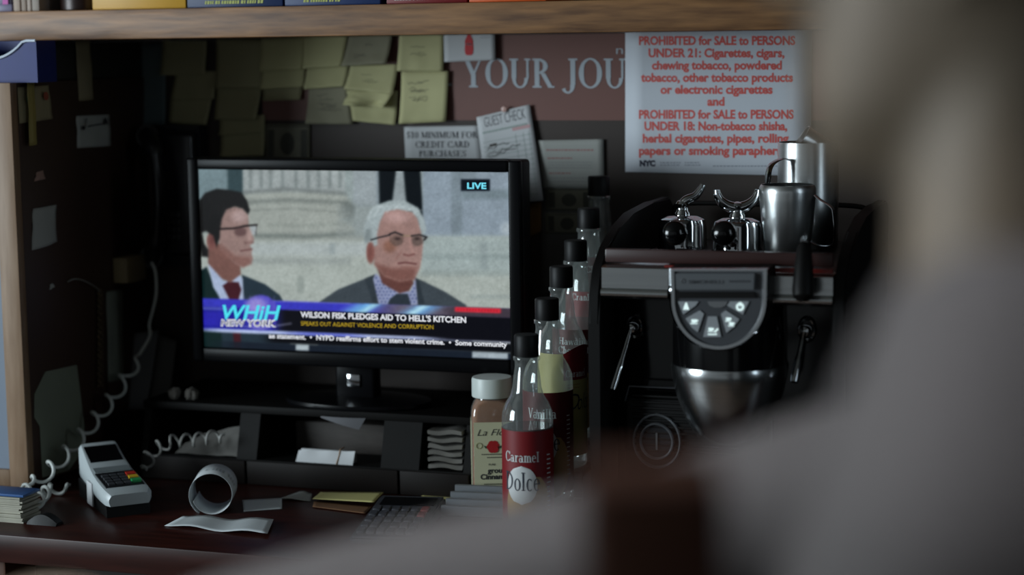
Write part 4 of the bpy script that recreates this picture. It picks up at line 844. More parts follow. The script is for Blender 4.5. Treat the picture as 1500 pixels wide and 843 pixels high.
# calculator
a = Q(507, 796, CZ); b = Q(640, 800, CZ); yw = math.radians(9)
cl = thing('calculator', 'dark desk calculator with rows of keys on the counter', 'calculator', (a.x+.005, a.y, CZ), yw)
bm = B(); prism(bm, [(0, 0, 0), (0, 0, .010), (0, .19, .024), (0, .20, .022), (0, .20, 0)], (.100, 0, 0)); bmesh.ops.bevel(bm, geom=list(bm.edges), offset=.003, segments=2, affect='EDGES'); part('case', bm, mat('calc_grey', (54, 56, 62), .4), cl, local=True)
cz_ = lambda y: .010+.014*y/.19
bm = B(); prism(bm, [(.010, .145, cz_(.145)), (.010, .180, cz_(.18)), (.092, .180, cz_(.18)), (.092, .145, cz_(.145))], (0, 0, .0015)); part('display', bm, m_gloss, cl, local=True)
for r_ in range(5):
    for c_ in range(6):
        y0 = .012+r_*.025; x0 = .007+c_*.0145; bm = B(); prism(bm, [(x0, y0, cz_(y0)), (x0, y0+.018, cz_(y0+.018)), (x0+.0115, y0+.018, cz_(y0+.018)), (x0+.0115, y0, cz_(y0))], (0, 0, .005)); bmesh.ops.bevel(bm, geom=list(bm.edges), offset=.0012, segments=1, affect='EDGES')
        part('key', bm, mat('calc_key_red', (120, 50, 46), .45) if (c_ == 5 and r_ > 2) else mat('calc_key', (54, 56, 62), .45), cl, local=True)
# ridged tray of cards
a = Q(645, 764, CZ)
rt = thing('ridged_card_tray', 'grey stepped tray of cards between the calculator and the jar', 'card tray', (a.x, a.y, CZ), math.radians(6))
bm = B(); prism(bm, [(0, 0, 0), (0, 0, .008), (0, .115, .025), (0, .115, 0)], (.105, 0, 0)); part('tray', bm, m_matt, rt, local=True)
for k in range(4):
    y0 = .002+k*.028; z0 = .008+.0215*y0/.15; bm = B(); prism(bm, [(.001, y0, z0), (.001, y0, z0+.014), (.001, y0+.003, z0+.015), (.001, y0+.026, z0+.010), (.001, y0+.026, z0)], (.103, 0, 0)); part('card_block', bm, mat('card_silver', (118, 121, 125), .45, var=.1), rt, local=True)
# ------------------------------------------------------------------ syrup bottles on a stepped rack
m_glass = glass('bottle_glass'); m_cap = mat('cap_black', (14, 14, 15), .5, spec=.25)
m_lred = mat('label_red', (126, 16, 24), .5, var=.12); m_ldark = mat('label_dark_red', (92, 16, 20), .5, var=.15)
m_lyel = mat('label_yellow', (188, 178, 116), .55, var=.08); m_lw = mat('label_white', (214, 216, 216), .5); m_ink = mat('label_ink', (34, 42, 58), .5); m_tan = mat('label_tan', (176, 140, 84), .55, var=.2)
m_liq = mat('caramel_syrup', (48, 18, 12), .15, coat=.4)
caps = [(771, 490), (801, 437), (822, 390), (843, 352), (862, 305), (877, 258)]
BR, BX = .0362, None
spots = []
for i, (px, py) in enumerate(caps):
    Yb = -.471+i*.078; p = P(px, py, Yb); spots.append(p)
BH = spots[0].z-CZ
tocam = lambda p: math.atan2(CAM.y-p.y, CAM.x-p.x)
def cyl(c, R, a0, z0):
    return lambda u, y: (lambda a: Vector((c.x+R*math.cos(a), c.y+R*math.sin(a), 0)))(a0+u)+Vector((0, 0, z0+y))
def label_band(bm, c, R, a0, w0, w1, z0, z1, n=40, mi=0, arc=0.0):
    r = R; rows = []
    for j in range(2):
        rows.append([bm.verts.new((c.x+r*math.cos(a0+w0+(w1-w0)*k/n), c.y+r*math.sin(a0+w0+(w1-w0)*k/n), (z0 if j == 0 else z1+arc*math.cos((k/n-.5)*math.pi)))) for k in range(n+1)])
    for k in range(n): f = bm.faces.new((rows[0][k], rows[0][k+1], rows[1][k+1], rows[1][k])); f.material_index = mi
def cyl_text(bm, s, c, R, a_mid, width, z, h, serif=True, bold=0.0, **k):
    G = glyphs_serif(s, **k) if serif else glyphs_sans(s, bold, **k); hs = h if serif else h/CAPH
    return put(bm, G, lambda u, y: Vector((c.x+R*math.cos(a_mid+(u-.5)*width/R), c.y+R*math.sin(a_mid+(u-.5)*width/R), z+y*hs)))
def cyl_disc(bm, c, R, a_mid, z, rx, rz, da=0.0, n=28):
    # a curved disc: grid clipped to an ellipse by rows
    rows = []
    for j in range(13):
        t = -1+2*j/12; hw = rx*math.sqrt(max(0, 1-t*t)); rows.append([bm.verts.new((c.x+R*math.cos(a_mid+da+hw*(-1+2*k/10)/R), c.y+R*math.sin(a_mid+da+hw*(-1+2*k/10)/R), z+t*rz)) for k in range(11)])
    for a, b in zip(rows[:-1], rows[1:]):
        for k in range(10):
            try: bm.faces.new((a[k], a[k+1], b[k+1], b[k]))
            except ValueError: pass
info = [('caramel', 'front syrup bottle with red label reading caramel, partly full of dark syrup'), ('vanilla', 'syrup bottle with dark red vanilla label, second from the front'),
        ('yellow', 'syrup bottle with pale yellow label and red top band, third from the front'), ('chocolate', 'syrup bottle with red chocolate label, fourth from the front beside the coffee machine'),
        ('berry', 'empty syrup bottle with red band label, fifth from the front on the rack'), ('plain', 'syrup bottle at the very back of the rack, nearest the wall')]
for i, (p, (kind, lb)) in enumerate(zip(spots, info)):
    zb = p.z-BH; c = Vector((p.x, p.y, zb)); H = BH
    t = thing('syrup_bottle', lb, 'bottle', c, 0, 'syrup bottles in a row on the stepped rack')
    fz = lambda f: H*(1-f)
    prof = [(.001, .003), (BR*.8, .0), (BR*.97, .003), (BR, .010), (BR, fz(.40)), (BR*.97, fz(.365)), (BR*.84, fz(.325)), (BR*.66, fz(.29)), (BR*.56, fz(.25)), (BR*.52, fz(.20)), (BR*.46, fz(.15)), (BR*.46, fz(.125)), (BR*.52, fz(.12)), (BR*.52, fz(.105)), (BR*.44, fz(.10)), (BR*.44, fz(.07))]
    bm = B(); lathe(bm, prof, c, 40, cap=False); part('glass_body', bm, m_glass, t, smooth=True)
    bm = B(); lathe(bm, [(.001, fz(.105)), (BR*.47, fz(.105)), (BR*.48, fz(.10)), (BR*.48, fz(.008)), (BR*.44, fz(.0)), (.001, fz(0))], c, 32)
    cp = part('cap', bm, m_cap, t)
    a0 = tocam(c); R1 = BR+.0004
    if kind == 'caramel':
        bm = B(); lathe(bm, [(.001, .004), (BR*.93, .004), (BR*.95, .012), (BR*.95, fz(.435)), (.001, fz(.435))], c, 36); part('syrup', bm, m_liq, t)
    lt, lbz = (.44 if kind in ('caramel', 'vanilla', 'chocolate') else .42), .93
    mm = {'caramel': m_lred, 'vanilla': m_ldark, 'yellow': m_lyel, 'chocolate': m_ldark, 'berry': m_ldark, 'plain': m_ldark}[kind]
    bm = B(); label_band(bm, c, R1, a0, -1.9, 1.9, c.z+fz(lbz), c.z+fz(lt)); lab = part('label', bm, mm, t, smooth=True, label='%s label' % ('pale yellow' if mm is m_lyel else 'red'))
    tx = {'caramel': [('Caramel', .052, .585)], 'vanilla': [('Vanilla', .044, .565)], 'chocolate': [('Hawaiian', .054, .515), ('Chocolate', .056, .56)], 'berry': [('Cranberry', .054, .465)], 'yellow': [('Caramel', .036, .535)], 'plain': [('Cherry', .04, .5)]}[kind]
    if kind in ('yellow', 'berry'):
        bm = B(); label_band(bm, c, R1+.0002, a0, .05 if kind == 'yellow' else -1.9, 1.9, c.z+fz(.55), c.z+fz(.42), arc=.012 if kind == 'yellow' else 0); part('label_band', bm, m_lred, lab, smooth=True, label='red band')
    bm = B()
    for s, wd, f in tx: cyl_text(bm, s, c, R1+.0005, a0+(.62 if kind == 'yellow' else -.27 if kind in ('caramel', 'vanilla') else -.05), wd, c.z+fz(f), .0145 if kind in ('caramel', 'vanilla') else .0105, T=.15, t=.06)
    part('lettering', bm, m_lw, lab, smooth=False)
    if kind in ('caramel', 'vanilla', 'chocolate'):
        bm = B(); cyl_disc(bm, c, R1+.0003, a0, c.z+fz(.80), .034, .05); part('printed_swoosh', bm, m_tan, lab, smooth=True)
        bm = B(); cyl_disc(bm, c, R1+.0006, a0-.25, c.z+fz(.695), .0225, .0275); part('printed_disc', bm, m_lw, lab, smooth=True)
        bm = B(); cyl_text(bm, 'Dolce', c, R1+.0009, a0-.25, .053, c.z+fz(.72), .026, T=.13, t=.05); part('disc_lettering', bm, m_ink, lab, smooth=False)
        bm = B()
        for k in range(14): # small side print
            z = c.z+fz(.56+.022*k); label_band(bm, c, R1+.0005, a0, .80, 1.02-.06*random.random(), z, z+.0016, n=5)
        part('side_print', bm, m_lw, lab, smooth=False)
    elif kind == 'yellow':
        bm = B(); cyl_text(bm, 'D', c, R1+.0006, a0+.45, .022, c.z+fz(.70), .026, serif=False, shear=.4, bold=-.01); cyl_text(bm, 'olce', c, R1+.0006, a0+1.05, .03, c.z+fz(.70), .026, serif=False, shear=.4, bold=-.01); part('script_lettering', bm, m_ink, lab, smooth=False)
        bm = B(); 
        for k in range(2): label_band(bm, c, R1+.0005, a0, .2, .75, c.z+fz(.575+.015*k), c.z+fz(.575+.015*k)+.0014, n=8)
        part('side_print', bm, m_tan, lab, smooth=False)
rk = thing('stepped_rack', 'dark stepped rack under the row of syrup bottles', 'rack', (spots[0].x, -.27, CZ))
for i in range(1, 6):
    p = spots[i]; zt = p.z-BH
    bm = B(); box(bm, p.x-.041, p.x+.041, p.y-.038, p.y+.039, zt-.008, zt-.0004, .001); box(bm, p.x-.041, p.x+.041, p.y-.038, p.y-.034, CZ+.0005, zt-.008); part('step', bm, mat('rack_black', (20, 18, 18), .4), rk)
# ------------------------------------------------------------------ cinnamon jar
jb = Q(716, 738, CZ); pxm = 2800/((jb-CAM).dot(FW)); jw = 62/pxm; jh = 0
jy = jb.y+.022; jx = jb.x
zt = P(718, 552, jy).z; JH = zt-CZ
jr = thing('cinnamon_jar', 'plastic jar of brown ground cinnamon with a white lid', 'spice jar', (jx, jy, CZ), YAW+.04)
def rsq(w_, d_, z, r=.35, n=6):
    pts = []
    for qx, qy, a0_ in ((1, 1, 0), (-1, 1, 90), (-1, -1, 180), (1, -1, 270)):
        for k in range(n+1):
            a = math.radians(a0_+90*k/n); rr = min(w_, d_)*r; pts.append((qx*(w_-rr)+rr*math.cos(a), qy*(d_-rr)+rr*math.sin(a), z))
    return pts
hw, hd = jw*.5, jw*.42
m_cin = mat('ground_cinnamon', (156, 102, 60), .85, var=.2, scale=30); m_jar = glass('jar_plastic', (.97, .95, .92))
zl = JH*.845; zs = JH*.66
bm = B(); loft(bm, [rsq(hw*.9, hd*.9, 0), rsq(hw, hd, .004), rsq(hw, hd, JH*.70), rsq(hw*.97, hd*.97, JH*.745), rsq(hw*.86, hd*.9, JH*.795), rsq(hw*.74, hd*.86, JH*.83, .8), rsq(hw*.74, hd*.86, JH*.86, .9)]); part('jar_wall', bm, m_jar, jr, local=True, smooth='auto')
bm = B(); loft(bm, [rsq(hw*.88, hd*.88, .003), rsq(hw*.97, hd*.97, .006), rsq(hw*.97, hd*.97, JH*.70), rsq(hw*.94, hd*.94, JH*.742), rsq(hw*.83, hd*.87, JH*.79), rsq(hw*.70, hd*.82, JH*.828, .8)]); part('cinnamon', bm, m_cin, jr, local=True)
lr = jw*.475
bm = B(); lathe(bm, [(.001, zl), (lr*.97, zl), (lr, zl+.001), (lr, JH-.003), (lr*.96, JH), (.001, JH)], (0, 0, 0), 48); part('lid', bm, mat('lid_white', (206, 214, 210), .4, var=.06), jr, local=True, label='white lid')
m_lc = mat('label_cream', (208, 206, 172), .5, var=.04)
bm = B(); e = .0006; box(bm, -hw*.90, hw*.90, -hd-e, -hd+.0004, .008, zs); box(bm, -hw-e, -hw+.0004, -hd*.7, hd*.7, .008, zs); la = part('label', bm, m_lc, jr, local=True)
fy = -hd-e-.0004
bm = B()
def jt(s, x0, x1, z, h, **k): text_line(bm, s, (x0, fy, z), (x1, fy, z), h, Vector((0, 0, 0)), **k)
jt('La Flor', -hw*.74, hw*.80, JH*.555, .0105, shear=.35, bold=-.006)
jt('ground', -hw*.28, hw*.78, JH*.255, .0082, bold=.03); jt('Cinnamon', -hw*.62, hw*.88, JH*.205, .0082, bold=.035); jt('PURE', -hw*.22, hw*.1, JH*.315, .003, bold=.01)
part('lettering', bm, m_blk, la, local=True, smooth=False)
bm = B()
for z, x0, x1 in ((.40, -.55, .75), (.375, -.3, .4), (.16, -.45, .6), (.135, -.6, .8)):
    x = hw*x0
    while x < hw*x1: quad(bm, [(x, fy, JH*z), (x+.0022, fy, JH*z), (x+.0022, fy, JH*z+.0017), (x, fy, JH*z+.0017)]); x += .003
for k in range(16): x = -hw*.1+k*.0018; quad(bm, [(x, fy, .012), (x+random.choice([.0005, .0009, .0012]), fy, .012), (x+.0008, fy, .024), (x, fy, .024)])
part('small_print', bm, mat('jar_print', (96, 96, 84), .6), la, local=True, smooth=False)
bm = B()
for a in range(6):
    cx_, cz__ = .0046*math.cos(a*1.047), .0046*math.sin(a*1.047); bm.faces.new([bm.verts.new((cx_+.0058*math.cos(k*.785), fy-.0001*a, JH*.465+cz__+.0058*math.sin(k*.785))) for k in range(8)])
part('printed_rose', bm, mat('rose_red', (176, 30, 34), .5), la, local=True, smooth=False)
bm = B()
for sx in (-1, 1): quad(bm, [(sx*.006, fy, JH*.45), (sx*.012, fy, JH*.452), (sx*.0145, fy, JH*.475), (sx*.008, fy, JH*.47)])
part('printed_leaves', bm, mat('rose_leaf', (40, 78, 58), .5), la, local=True, smooth=False)
bm = B(); tube(bm, [(-hw*.66+.0045*math.cos(k*.449), fy, JH*.475+.0045*math.sin(k*.449)) for k in range(15)], .0004, 4); part('printed_seal', bm, mat('seal_ochre', (150, 150, 96), .6), la, local=True, smooth=False)
# ------------------------------------------------------------------ espresso machine
m_steel = mat('brushed_steel', (208, 211, 212), .22, 1, var=.15, scale=4, stretch=(1, 1, 60)); m_chr = mat('chrome_bright', (200, 203, 206), .08, 1)
m_eb = mat('machine_black', (10, 10, 11), .14, spec=.5); m_em = mat('machine_matt', (14, 13, 13), .5, spec=.2)
MY = -.465
def mx(px): return P(px, 430, MY).x
def mz(py, px=1050): return P(px, py, MY).z
mx0, mx1 = mx(885), mx(1222)
ztr = 1.345
em = thing('espresso_machine', 'black and steel espresso machine with lit half-round button panel', 'coffee machine', ((mx0+mx1)/2, -.27, CZ))
bm = B(); box(bm, mx0, mx1, -.405, -.05, CZ+.03, ztr-.006, .006); part('body', bm, m_eb, em)
for sx in (mx0+.02, mx1-.06):
    for y in (-.38, -.09):
        bm = B(); lathe(bm, [(.001, 0), (.018, 0), (.02, .004), (.016, .03), (.001, .032)], (sx+.02, y, CZ), 20); part('foot', bm, m_em, em)
# cup tray with lip and back rail
bm = B(); box(bm, mx0+.004, mx1-.004, -.455, -.055, ztr-.006, ztr, .001); part('cup_tray', bm, mat('tray_steel', (90, 88, 88), .35, 1), em)
zl0, zl1 = mz(388), mz(368)
bm = B(); box(bm, mx0+.002, mx1-.002, -.467, -.457, zl0, zl1, .002); part('tray_lip', bm, mat('lip_brown', (58, 36, 34), .35), em)
bm = B(); box(bm, mx(975), mx1-.002, -.473, -.465, mz(396), mz(390)); part('trim_strip', bm, mat('trim_red', (130, 40, 34), .35), em)
bm = B(); tube(bm, smooth_path([(mx0+.01, -.10, ztr), (mx0+.01, -.10, 1.39), (mx0+.03, -.10, 1.404), ((mx0+mx1)/2, -.10, 1.404), (mx1-.03, -.10, 1.404), (mx1-.01, -.10, 1.39), (mx1-.01, -.10, ztr)], 5), .004, 8); part('cup_rail', bm, m_em, em)
# steel front bars
def bar(x0, x1, y_top, y_bot, nm):
    zt, zb = mz(y_top), mz(y_bot); h = zt-zb; prof = [(-.405, zt), (-.473, zt), (-.477, zt-.003), (-.477, zb+.0165), *[(-.477-.0065*math.sin(math.pi*q/10), zb+.0095+.0065*math.cos(math.pi*q/10)) for q in range(11)], (-.474, zb+.002), (-.468, zb), (-.405, zb)]
    bm = B(); prism(bm, [(x0, y, z) for y, z in prof], (x1-x0, 0, 0)); part(nm, bm, m_steel, em)
bar(mx0, mx(982), 392, 442, 'front_bar'); bar(mx(1122), mx1, 398, 444, 'front_bar')
# side panels with curved wings rising to the rear
def wing(x0, x1):
    prof = [(-.06, CZ+.03), (-.465, CZ+.03), (-.480, CZ+.06), (-.485, 1.12), (-.487, 1.27), (-.483, 1.31), (-.468, 1.345), (-.43, 1.372), (-.37, 1.392), (-.30, 1.406), (-.18, 1.412), (-.08, 1.412), (-.06, 1.40)]
    bm = B(); prism(bm, [(x0, y, z) for y, z in prof], (x1-x0, 0, 0)); bmesh.ops.bevel(bm, geom=[e for e in bm.edges if abs(e.verts[0].co.x-e.verts[1].co.x) < 1e-5], offset=.003, segments=2, affect='EDGES'); part('side_panel', bm, m_em, em)
wing(mx0-.017, mx0-.001); wing(mx1+.001, mx1+.018)
# group head drum and steel bell
gxc = P(1061, 500, -.46).x; gy = -.43; rpx = lambda px: px/2*((Vector((gxc, gy-.06, 1.22))-CAM).dot(FW))/2800
gz = lambda py: P(1061, py, gy-.05).z
bm = B(); rd = rpx(168)
lathe(bm, [(.001, gz(544)), (rd*.97, gz(544)), (rd, gz(541)), (rd, gz(500)), (rd*.985, gz(450)), (rd*.95, gz(405)), (.001, gz(405))], (gxc, gy, 0), 56); part('group_drum', bm, m_eb, em)
bm = B(); rb = rpx(173)
lathe(bm, [(rb*.90, gz(538)), (rb*.985, gz(540)), (rb, gz(545)), (rb*.985, gz(560)), (rb*.90, gz(590)), (rb*.76, gz(620)), (rb*.62, gz(642)), (rb*.50, gz(655)), (rb*.3, gz(662)), (.001, gz(663))], (gxc, gy, 0), 56); part('steel_bell', bm, m_steel, em, label='brushed steel bell under the group')
# half-round button panel
py_ = gy-rd-.012
def pp(x, y, dy=0.0): return P(x, y, py_+dy)
def shield(k=1.0, top=393, n=30):
    cxp, cyp = 1053, 440; out = [(cxp-73*k, cyp-(cyp-top)*k)]
    for i in range(n+1):
        a = math.pi-math.pi*i/n; out.append((cxp+72*k*math.cos(a), cyp+75*k*math.sin(a)))
    out.append((cxp+73*k, cyp-(cyp-top)*k)); return out
bm = B(); prism(bm, [pp(*q) for q in shield(1.0)], (0, .05, 0)); part('panel_housing', bm, m_em, em)
bm = B(); a = [pp(*q, -.001) for q in shield(1.0)]; b = [pp(*q, -.006) for q in shield(.965)]; c2 = [pp(*q, -.006) for q in shield(.90)]; d2 = [pp(*q, -.001) for q in shield(.87)]
rg = [[bm.verts.new(p) for p in L_] for L_ in (a, b, c2, d2)]; n = len(a)
for p_, q_ in zip(rg[:-1], rg[1:]):
    for i in range(n): j = (i+1) % n; bm.faces.new((p_[i], p_[j], q_[j], q_[i]))
part('panel_rim', bm, m_chr, em, label='chrome rim')
bm = B(); prism(bm, [pp(*q, -.0025) for q in shield(.88)], (0, .003, 0)); pf = part('panel_face', bm, mat('panel_grey', (66, 68, 72), .35), em)
bm = B(); prism(bm, [pp(x, y, -.009) for x, y in [(990, 425), (1105, 425), (1106, 401), (989, 401)]], (0, .007, 0)); bmesh.ops.bevel(bm, geom=list(bm.edges), offset=.0012, segments=2, affect='EDGES'); np_ = part('name_plate', bm, mat('plate_grey', (118, 122, 126), .3, .6), em)
bm = B(); text_px(bm, 'SIMONELLI', 1011, 414.5, 1062, 414.5, 5.2, py_, off=.0097, bold=.02); [quad(bm, [pp(x, 414, -.0097), pp(x+2.6, 414, -.0097), pp(x+2.6, 411, -.0097), pp(x, 411, -.0097)]) for x in range(1068, 1098, 4)]
tube(bm, [pp(1001+3*math.cos(k*.5), 412+3*math.sin(k*.5), -.0096) for k in range(13)], .0004, 4); part('lettering', bm, mat('plate_ink', (66, 68, 72), .4), np_, smooth=False)
bm = B(); prism(bm, [pp(x, y, -.006) for x, y in [(988, 437), (1108, 437), (1104, 428), (992, 428)]], (0, .004, 0)); part('panel_ridge', bm, m_em, em)
# buttons: five wedges
cxp, cyp = 1052, 430
def wedge(a0, a1, r0, r1, n=6):
    o_ = []
    for i in range(n+1): a = math.radians(a0+(a1-a0)*i/n); o_.append((cxp+r1[0]*math.cos(a), cyp+r1[1]*math.sin(a)))
    for i in range(n, -1, -1): a = math.radians(a0+(a1-a0)*i/n); o_.append((cxp+r0[0]*math.cos(a), cyp+r0[1]*math.sin(a)))
    return o_
m_btn = mat('button_grey', (150, 154, 158), .4); e_btn = emis('button_light', (225, 250, 250), 1.0)
WD = [((992, 441.5), (1022, 441.5), (1018, 448), (1001, 461.5)), ((1003, 467.5), (1024, 455), (1031, 460), (1022, 486), (1018, 485)), ((1036, 463), (1049, 463), (1055, 494), (1030, 494)), ((1056, 459), (1064, 455), (1083, 471), (1066, 487)), ((1065, 447), (1071, 441.5), (1097, 441.5), (1088, 462.5))]
WD = [((993, 442), (1023, 442), (1019, 448), (1001, 461)), ((1004, 467), (1025, 455), (1031, 460), (1022, 487), (1014, 481)), ((1037, 464), (1050, 464), (1056, 494), (1030, 494)), ((1056, 460), (1063, 455), (1083, 468), (1074, 480), (1064, 488)), ((1065, 448), (1069, 442), (1097, 442), (1088, 461))]
icons = ['cone', 'cup', 'flush', 'cups', 'ring']
lbl = ['button with lit cone mark', 'button with one lit cup', 'button with lit cup and spout', 'button with two lit cups', 'button with lit ring']
for w_, ic, lb in zip(WD, icons, lbl):
    bm = B(); prism(bm, [pp(x, y, -.0045) for x, y in w_], (0, .003, 0)); bt = part('button', bm, m_btn, em, label=lb)
    mxp = sum(q[0] for q in w_)/len(w_); myp = sum(q[1] for q in w_)/len(w_); bm = B()
    def icn(pts): prism(bm, [pp(x, y, -.0055) for x, y in pts], (0, .0008, 0))
    def cupi(x, y, s=1.0): icn([(x-4*s, y-2.5*s), (x+4*s, y-2.5*s), (x+3*s, y+2*s), (x-3*s, y+2*s)]); icn([(x-5.5*s, y+2.8*s), (x+5.5*s, y+2.8*s), (x+5*s, y+4*s), (x-5*s, y+4*s)]); icn([(x+4*s, y-2*s), (x+6.2*s, y-1.6*s), (x+5.4*s, y+.6*s), (x+3.6*s, y+1*s)])
    if ic == 'cone': icn([(1004, 444), (1006, 444), (1009.5, 454), (1000.5, 454)])
    elif ic == 'ring':
        o_ = [(1084+6*math.cos(k*math.pi/10), 450+6*math.sin(k*math.pi/10)) for k in range(21)]; i_ = [(1084+3*math.cos(k*math.pi/10), 450+3*math.sin(k*math.pi/10)) for k in range(21)]
        for k in range(20): icn([o_[k], o_[k+1], i_[k+1], i_[k]])
        icn([(1083, 443), (1085.5, 443), (1085.5, 449), (1083, 449)])
    elif ic == 'cup': cupi(1016.5, 471)
    elif ic == 'cups': cupi(1066.5, 468, .85); cupi(1071, 475, .85)
    else: cupi(1041, 483, .85); icn([(1046, 486), (1051, 481), (1052.5, 483), (1047.5, 488)]); icn([(1037, 489.5), (1050, 489.5), (1050, 491), (1037, 491)])
    part('button_icon', bm, e_btn, bt, smooth=False, label='lit white icon')
bm = B(); prism(bm, [pp(x, y, -.004) for x, y in [(1036, 442), (1066, 442), (1063, 448), (1056, 451), (1046, 451), (1039, 448)]], (0, .003, 0)); part('centre_badge', bm, mat('badge_steel', (150, 152, 155), .3, .8), em)
# steam taps with levers
def tap(px, py, ex, ey, nm, lb):
    c = P(px, py, -.405); bm = B(); ax_ = Vector((0, -1, 0))
    rg = []; 
    for r_, y in ((.0125, 0), (.014, -.004), (.012, -.007), (.0095, -.006), (.0085, -.002)): rg.append([(c.x+r_*.95*math.cos(k*.2618), c.y+y, c.z+r_*1.35*math.sin(k*.2618)) for k in range(24)])
    loft(bm, rg, cap=False); bz = part('tap_bezel', bm, m_chr, em, label=lb)
    bm = B(); lathe(bm, [(.004, 0), (.0075, .004), (.008, .02), (.006, .026), (.001, .028)], c, 20, axis=ax_); part('tap_knob', bm, m_chr, bz)
    a = c+Vector((0, -.024, .0015)); b = P(ex, ey, -.465); bm = B(); pts = [a.lerp(b, k/12) for k in range(13)]
    tube(bm, pts, [.0028, .0034, .004, .0042, .0042, .0042, .0044, .0056, .0058, .0058, .006, .006, .0055], 14); part(nm, bm, m_chr, em)
tap(931, 478, 897, 571, 'steam_lever', 'left chrome tap bezel'); tap(1183, 482, 1163, 560, 'steam_lever', 'right chrome tap bezel')
# black tapered handle hanging over the right bar
a = P(1178, 357, -.485); b = P(1176, 441, -.515); d_ = (b-a).normalized(); Lh = (b-a).length
bm = B(); lathe(bm, [(.001, 0), (.007, .001), (.010, Lh*.12), (.0125, Lh*.45), (.0145, Lh*.8), (.0135, Lh*.93), (.008, Lh*.99), (.001, Lh)], a, 24, axis=d_); part('black_handle', bm, m_em, em)
bm = B(); tube(bm, [P(1178, 352, -.44), P(1178, 358, -.485)], .006, 12); part('handle_shaft', bm, m_chr, em)
# drip base with pressure gauge
bm = B(); box(bm, mx(905), mx(1120), -.435, -.395, CZ+.035, mz(572)-.02, .006, 3); lo_g = part('lower_front', bm, m_em, em)
bm = B()
for k in range(10):
    z = mz(592+k*9); box(bm, mx(918), mx(1075), -.4385, -.434, z-.0012, z+.0022, .0008)
part('grille', bm, m_em, lo_g)
bm = B(); fr = [(mx(908), mz(600)), (mx(914), mz(577)), (mx(985), mz(577))]; tube(bm, [(x, -.439, z) for x, z in fr], .0016, 6); part('grille_edge', bm, mat('edge_grey', (90, 92, 96), .3, .8), lo_g)
gc_ = P(963, 646, -.435); s1 = .0325
def oring(r0, r1, kz, y0, y1):
    bm = B(); rg = []
    for r_, y in ((r0, 0), (r0*.99, y0), ((r0+r1)/2, y1), (r1, y0), (r1*.98, 0)): rg.append([(gc_.x+r_*math.cos(k*.1309), gc_.y-y, gc_.z+r_*kz*math.sin(k*.1309)) for k in range(48)])
    return loft(bm, rg, cap=False)
part('gauge_surround', oring(s1*1.08, s1*.98, 1.12, .004, .006), mat('gauge_rim', (150, 152, 156), .42, .7), em)
part('gauge_ring', oring(s1*.76, s1*.66, 1.06, .006, .009), mat('gauge_rim', (150, 152, 156), .42, .7), em)
bm = B(); lathe(bm, [(.001, 0), (s1*.72, 0), (s1*.72, .003), (.001, .003)], gc_, 40, axis=(0, -1, 0)); gf = part('gauge_face', bm, mat('gauge_dark', (40, 44, 48), .2), em)
bm = B(); box(bm, gc_.x-.0012, gc_.x+.0012, gc_.y-.0052, gc_.y-.0035, gc_.z-.012, gc_.z+.012); part('gauge_needle', bm, mat('needle', (130, 132, 134), .3, .5), gf)
# ------------------------------------------------------------------ portafilters on the tray
def portafilter(hx, hy, bx, Yb, label, twin):
    hp_ = P(hx, hy, -.41); base = Vector((P(bx, 350, Yb).x, Yb, ztr))
    t = thing('portafilter', label, 'portafilter', base, group='portafilters upside down on the cup tray')
    bm = B(); lathe(bm, [(.030, .0005), (.0365, .001), (.0375, .006), (.0355, .012), (.0350, .040), (.033, .048), (.022, .053), (.001, .054)], base, 40); part('basket', bm, m_chr, t)
    zc_ = hp_.z; a = base+Vector((0, -.033, .022)); e = Vector((hp_.x, hp_.y+.02, zc_)); dr = (e-a).normalized()
    bm = B(); tube(bm, [a, a.lerp(e, .35), a.lerp(e, .7), e], [.0085, .0075, .0085, .0095], 16); part('neck', bm, m_chr, t)
    bm = B(); Lh = .105; lathe(bm, [(.001, -.03), (.0085, -.03), (.012, -.018), (.0135, 0), (.0165, .016), (.0175, .024), (.0165, .032), (.012, .038), (.001, .041)], e-dr*.005, 28, axis=dr); part('handle', bm, m_eb, t)
    top = base+Vector((0, 0, .053)); bm = B(); lathe(bm, [(.012, -.003), (.012, .004), (.009, .008), (.009, .014), (.0105, .018), (.008, .022), (.001, .024)], top, 24); part('hub', bm, m_chr, t)
    h0 = top+Vector((0, 0, .019))
    if twin:
        s = []
        for k in range(17):
            a_ = math.pi*(1+k/16); s.append(h0+Vector((.030*math.cos(a_)*math.cos(YAW), .030*math.cos(a_)*math.sin(YAW), .022+.028*math.sin(a_)*.95)))
        bm = B(); tube(bm, s, [(.0045+.004*math.sin(math.pi*k/16), .006+.003*math.sin(math.pi*k/16)) for k in range(17)], 14, cap=True); part('twin_spout', bm, m_chr, t)
    else:
        s = smooth_path([h0+Vector((0, 0, -.004)), h0+Vector((.006, 0, .004)), h0+Vector((.018, .004, .010)), h0+Vector((.026, .006, .020)), h0+Vector((.029, .007, .027))], 5)
        bm = B(); tube(bm, s, [.0085-.0045*k/(len(s)-1) for k in range(len(s))], 14); part('spout', bm, m_chr, t)
    return t
portafilter(984, 345, 1000, -.24, 'upside-down chrome portafilter with one spout, left on the tray', False)
portafilter(1058, 346, 1080, -.26, 'upside-down chrome portafilter with crescent twin spout beside the front jug', True)
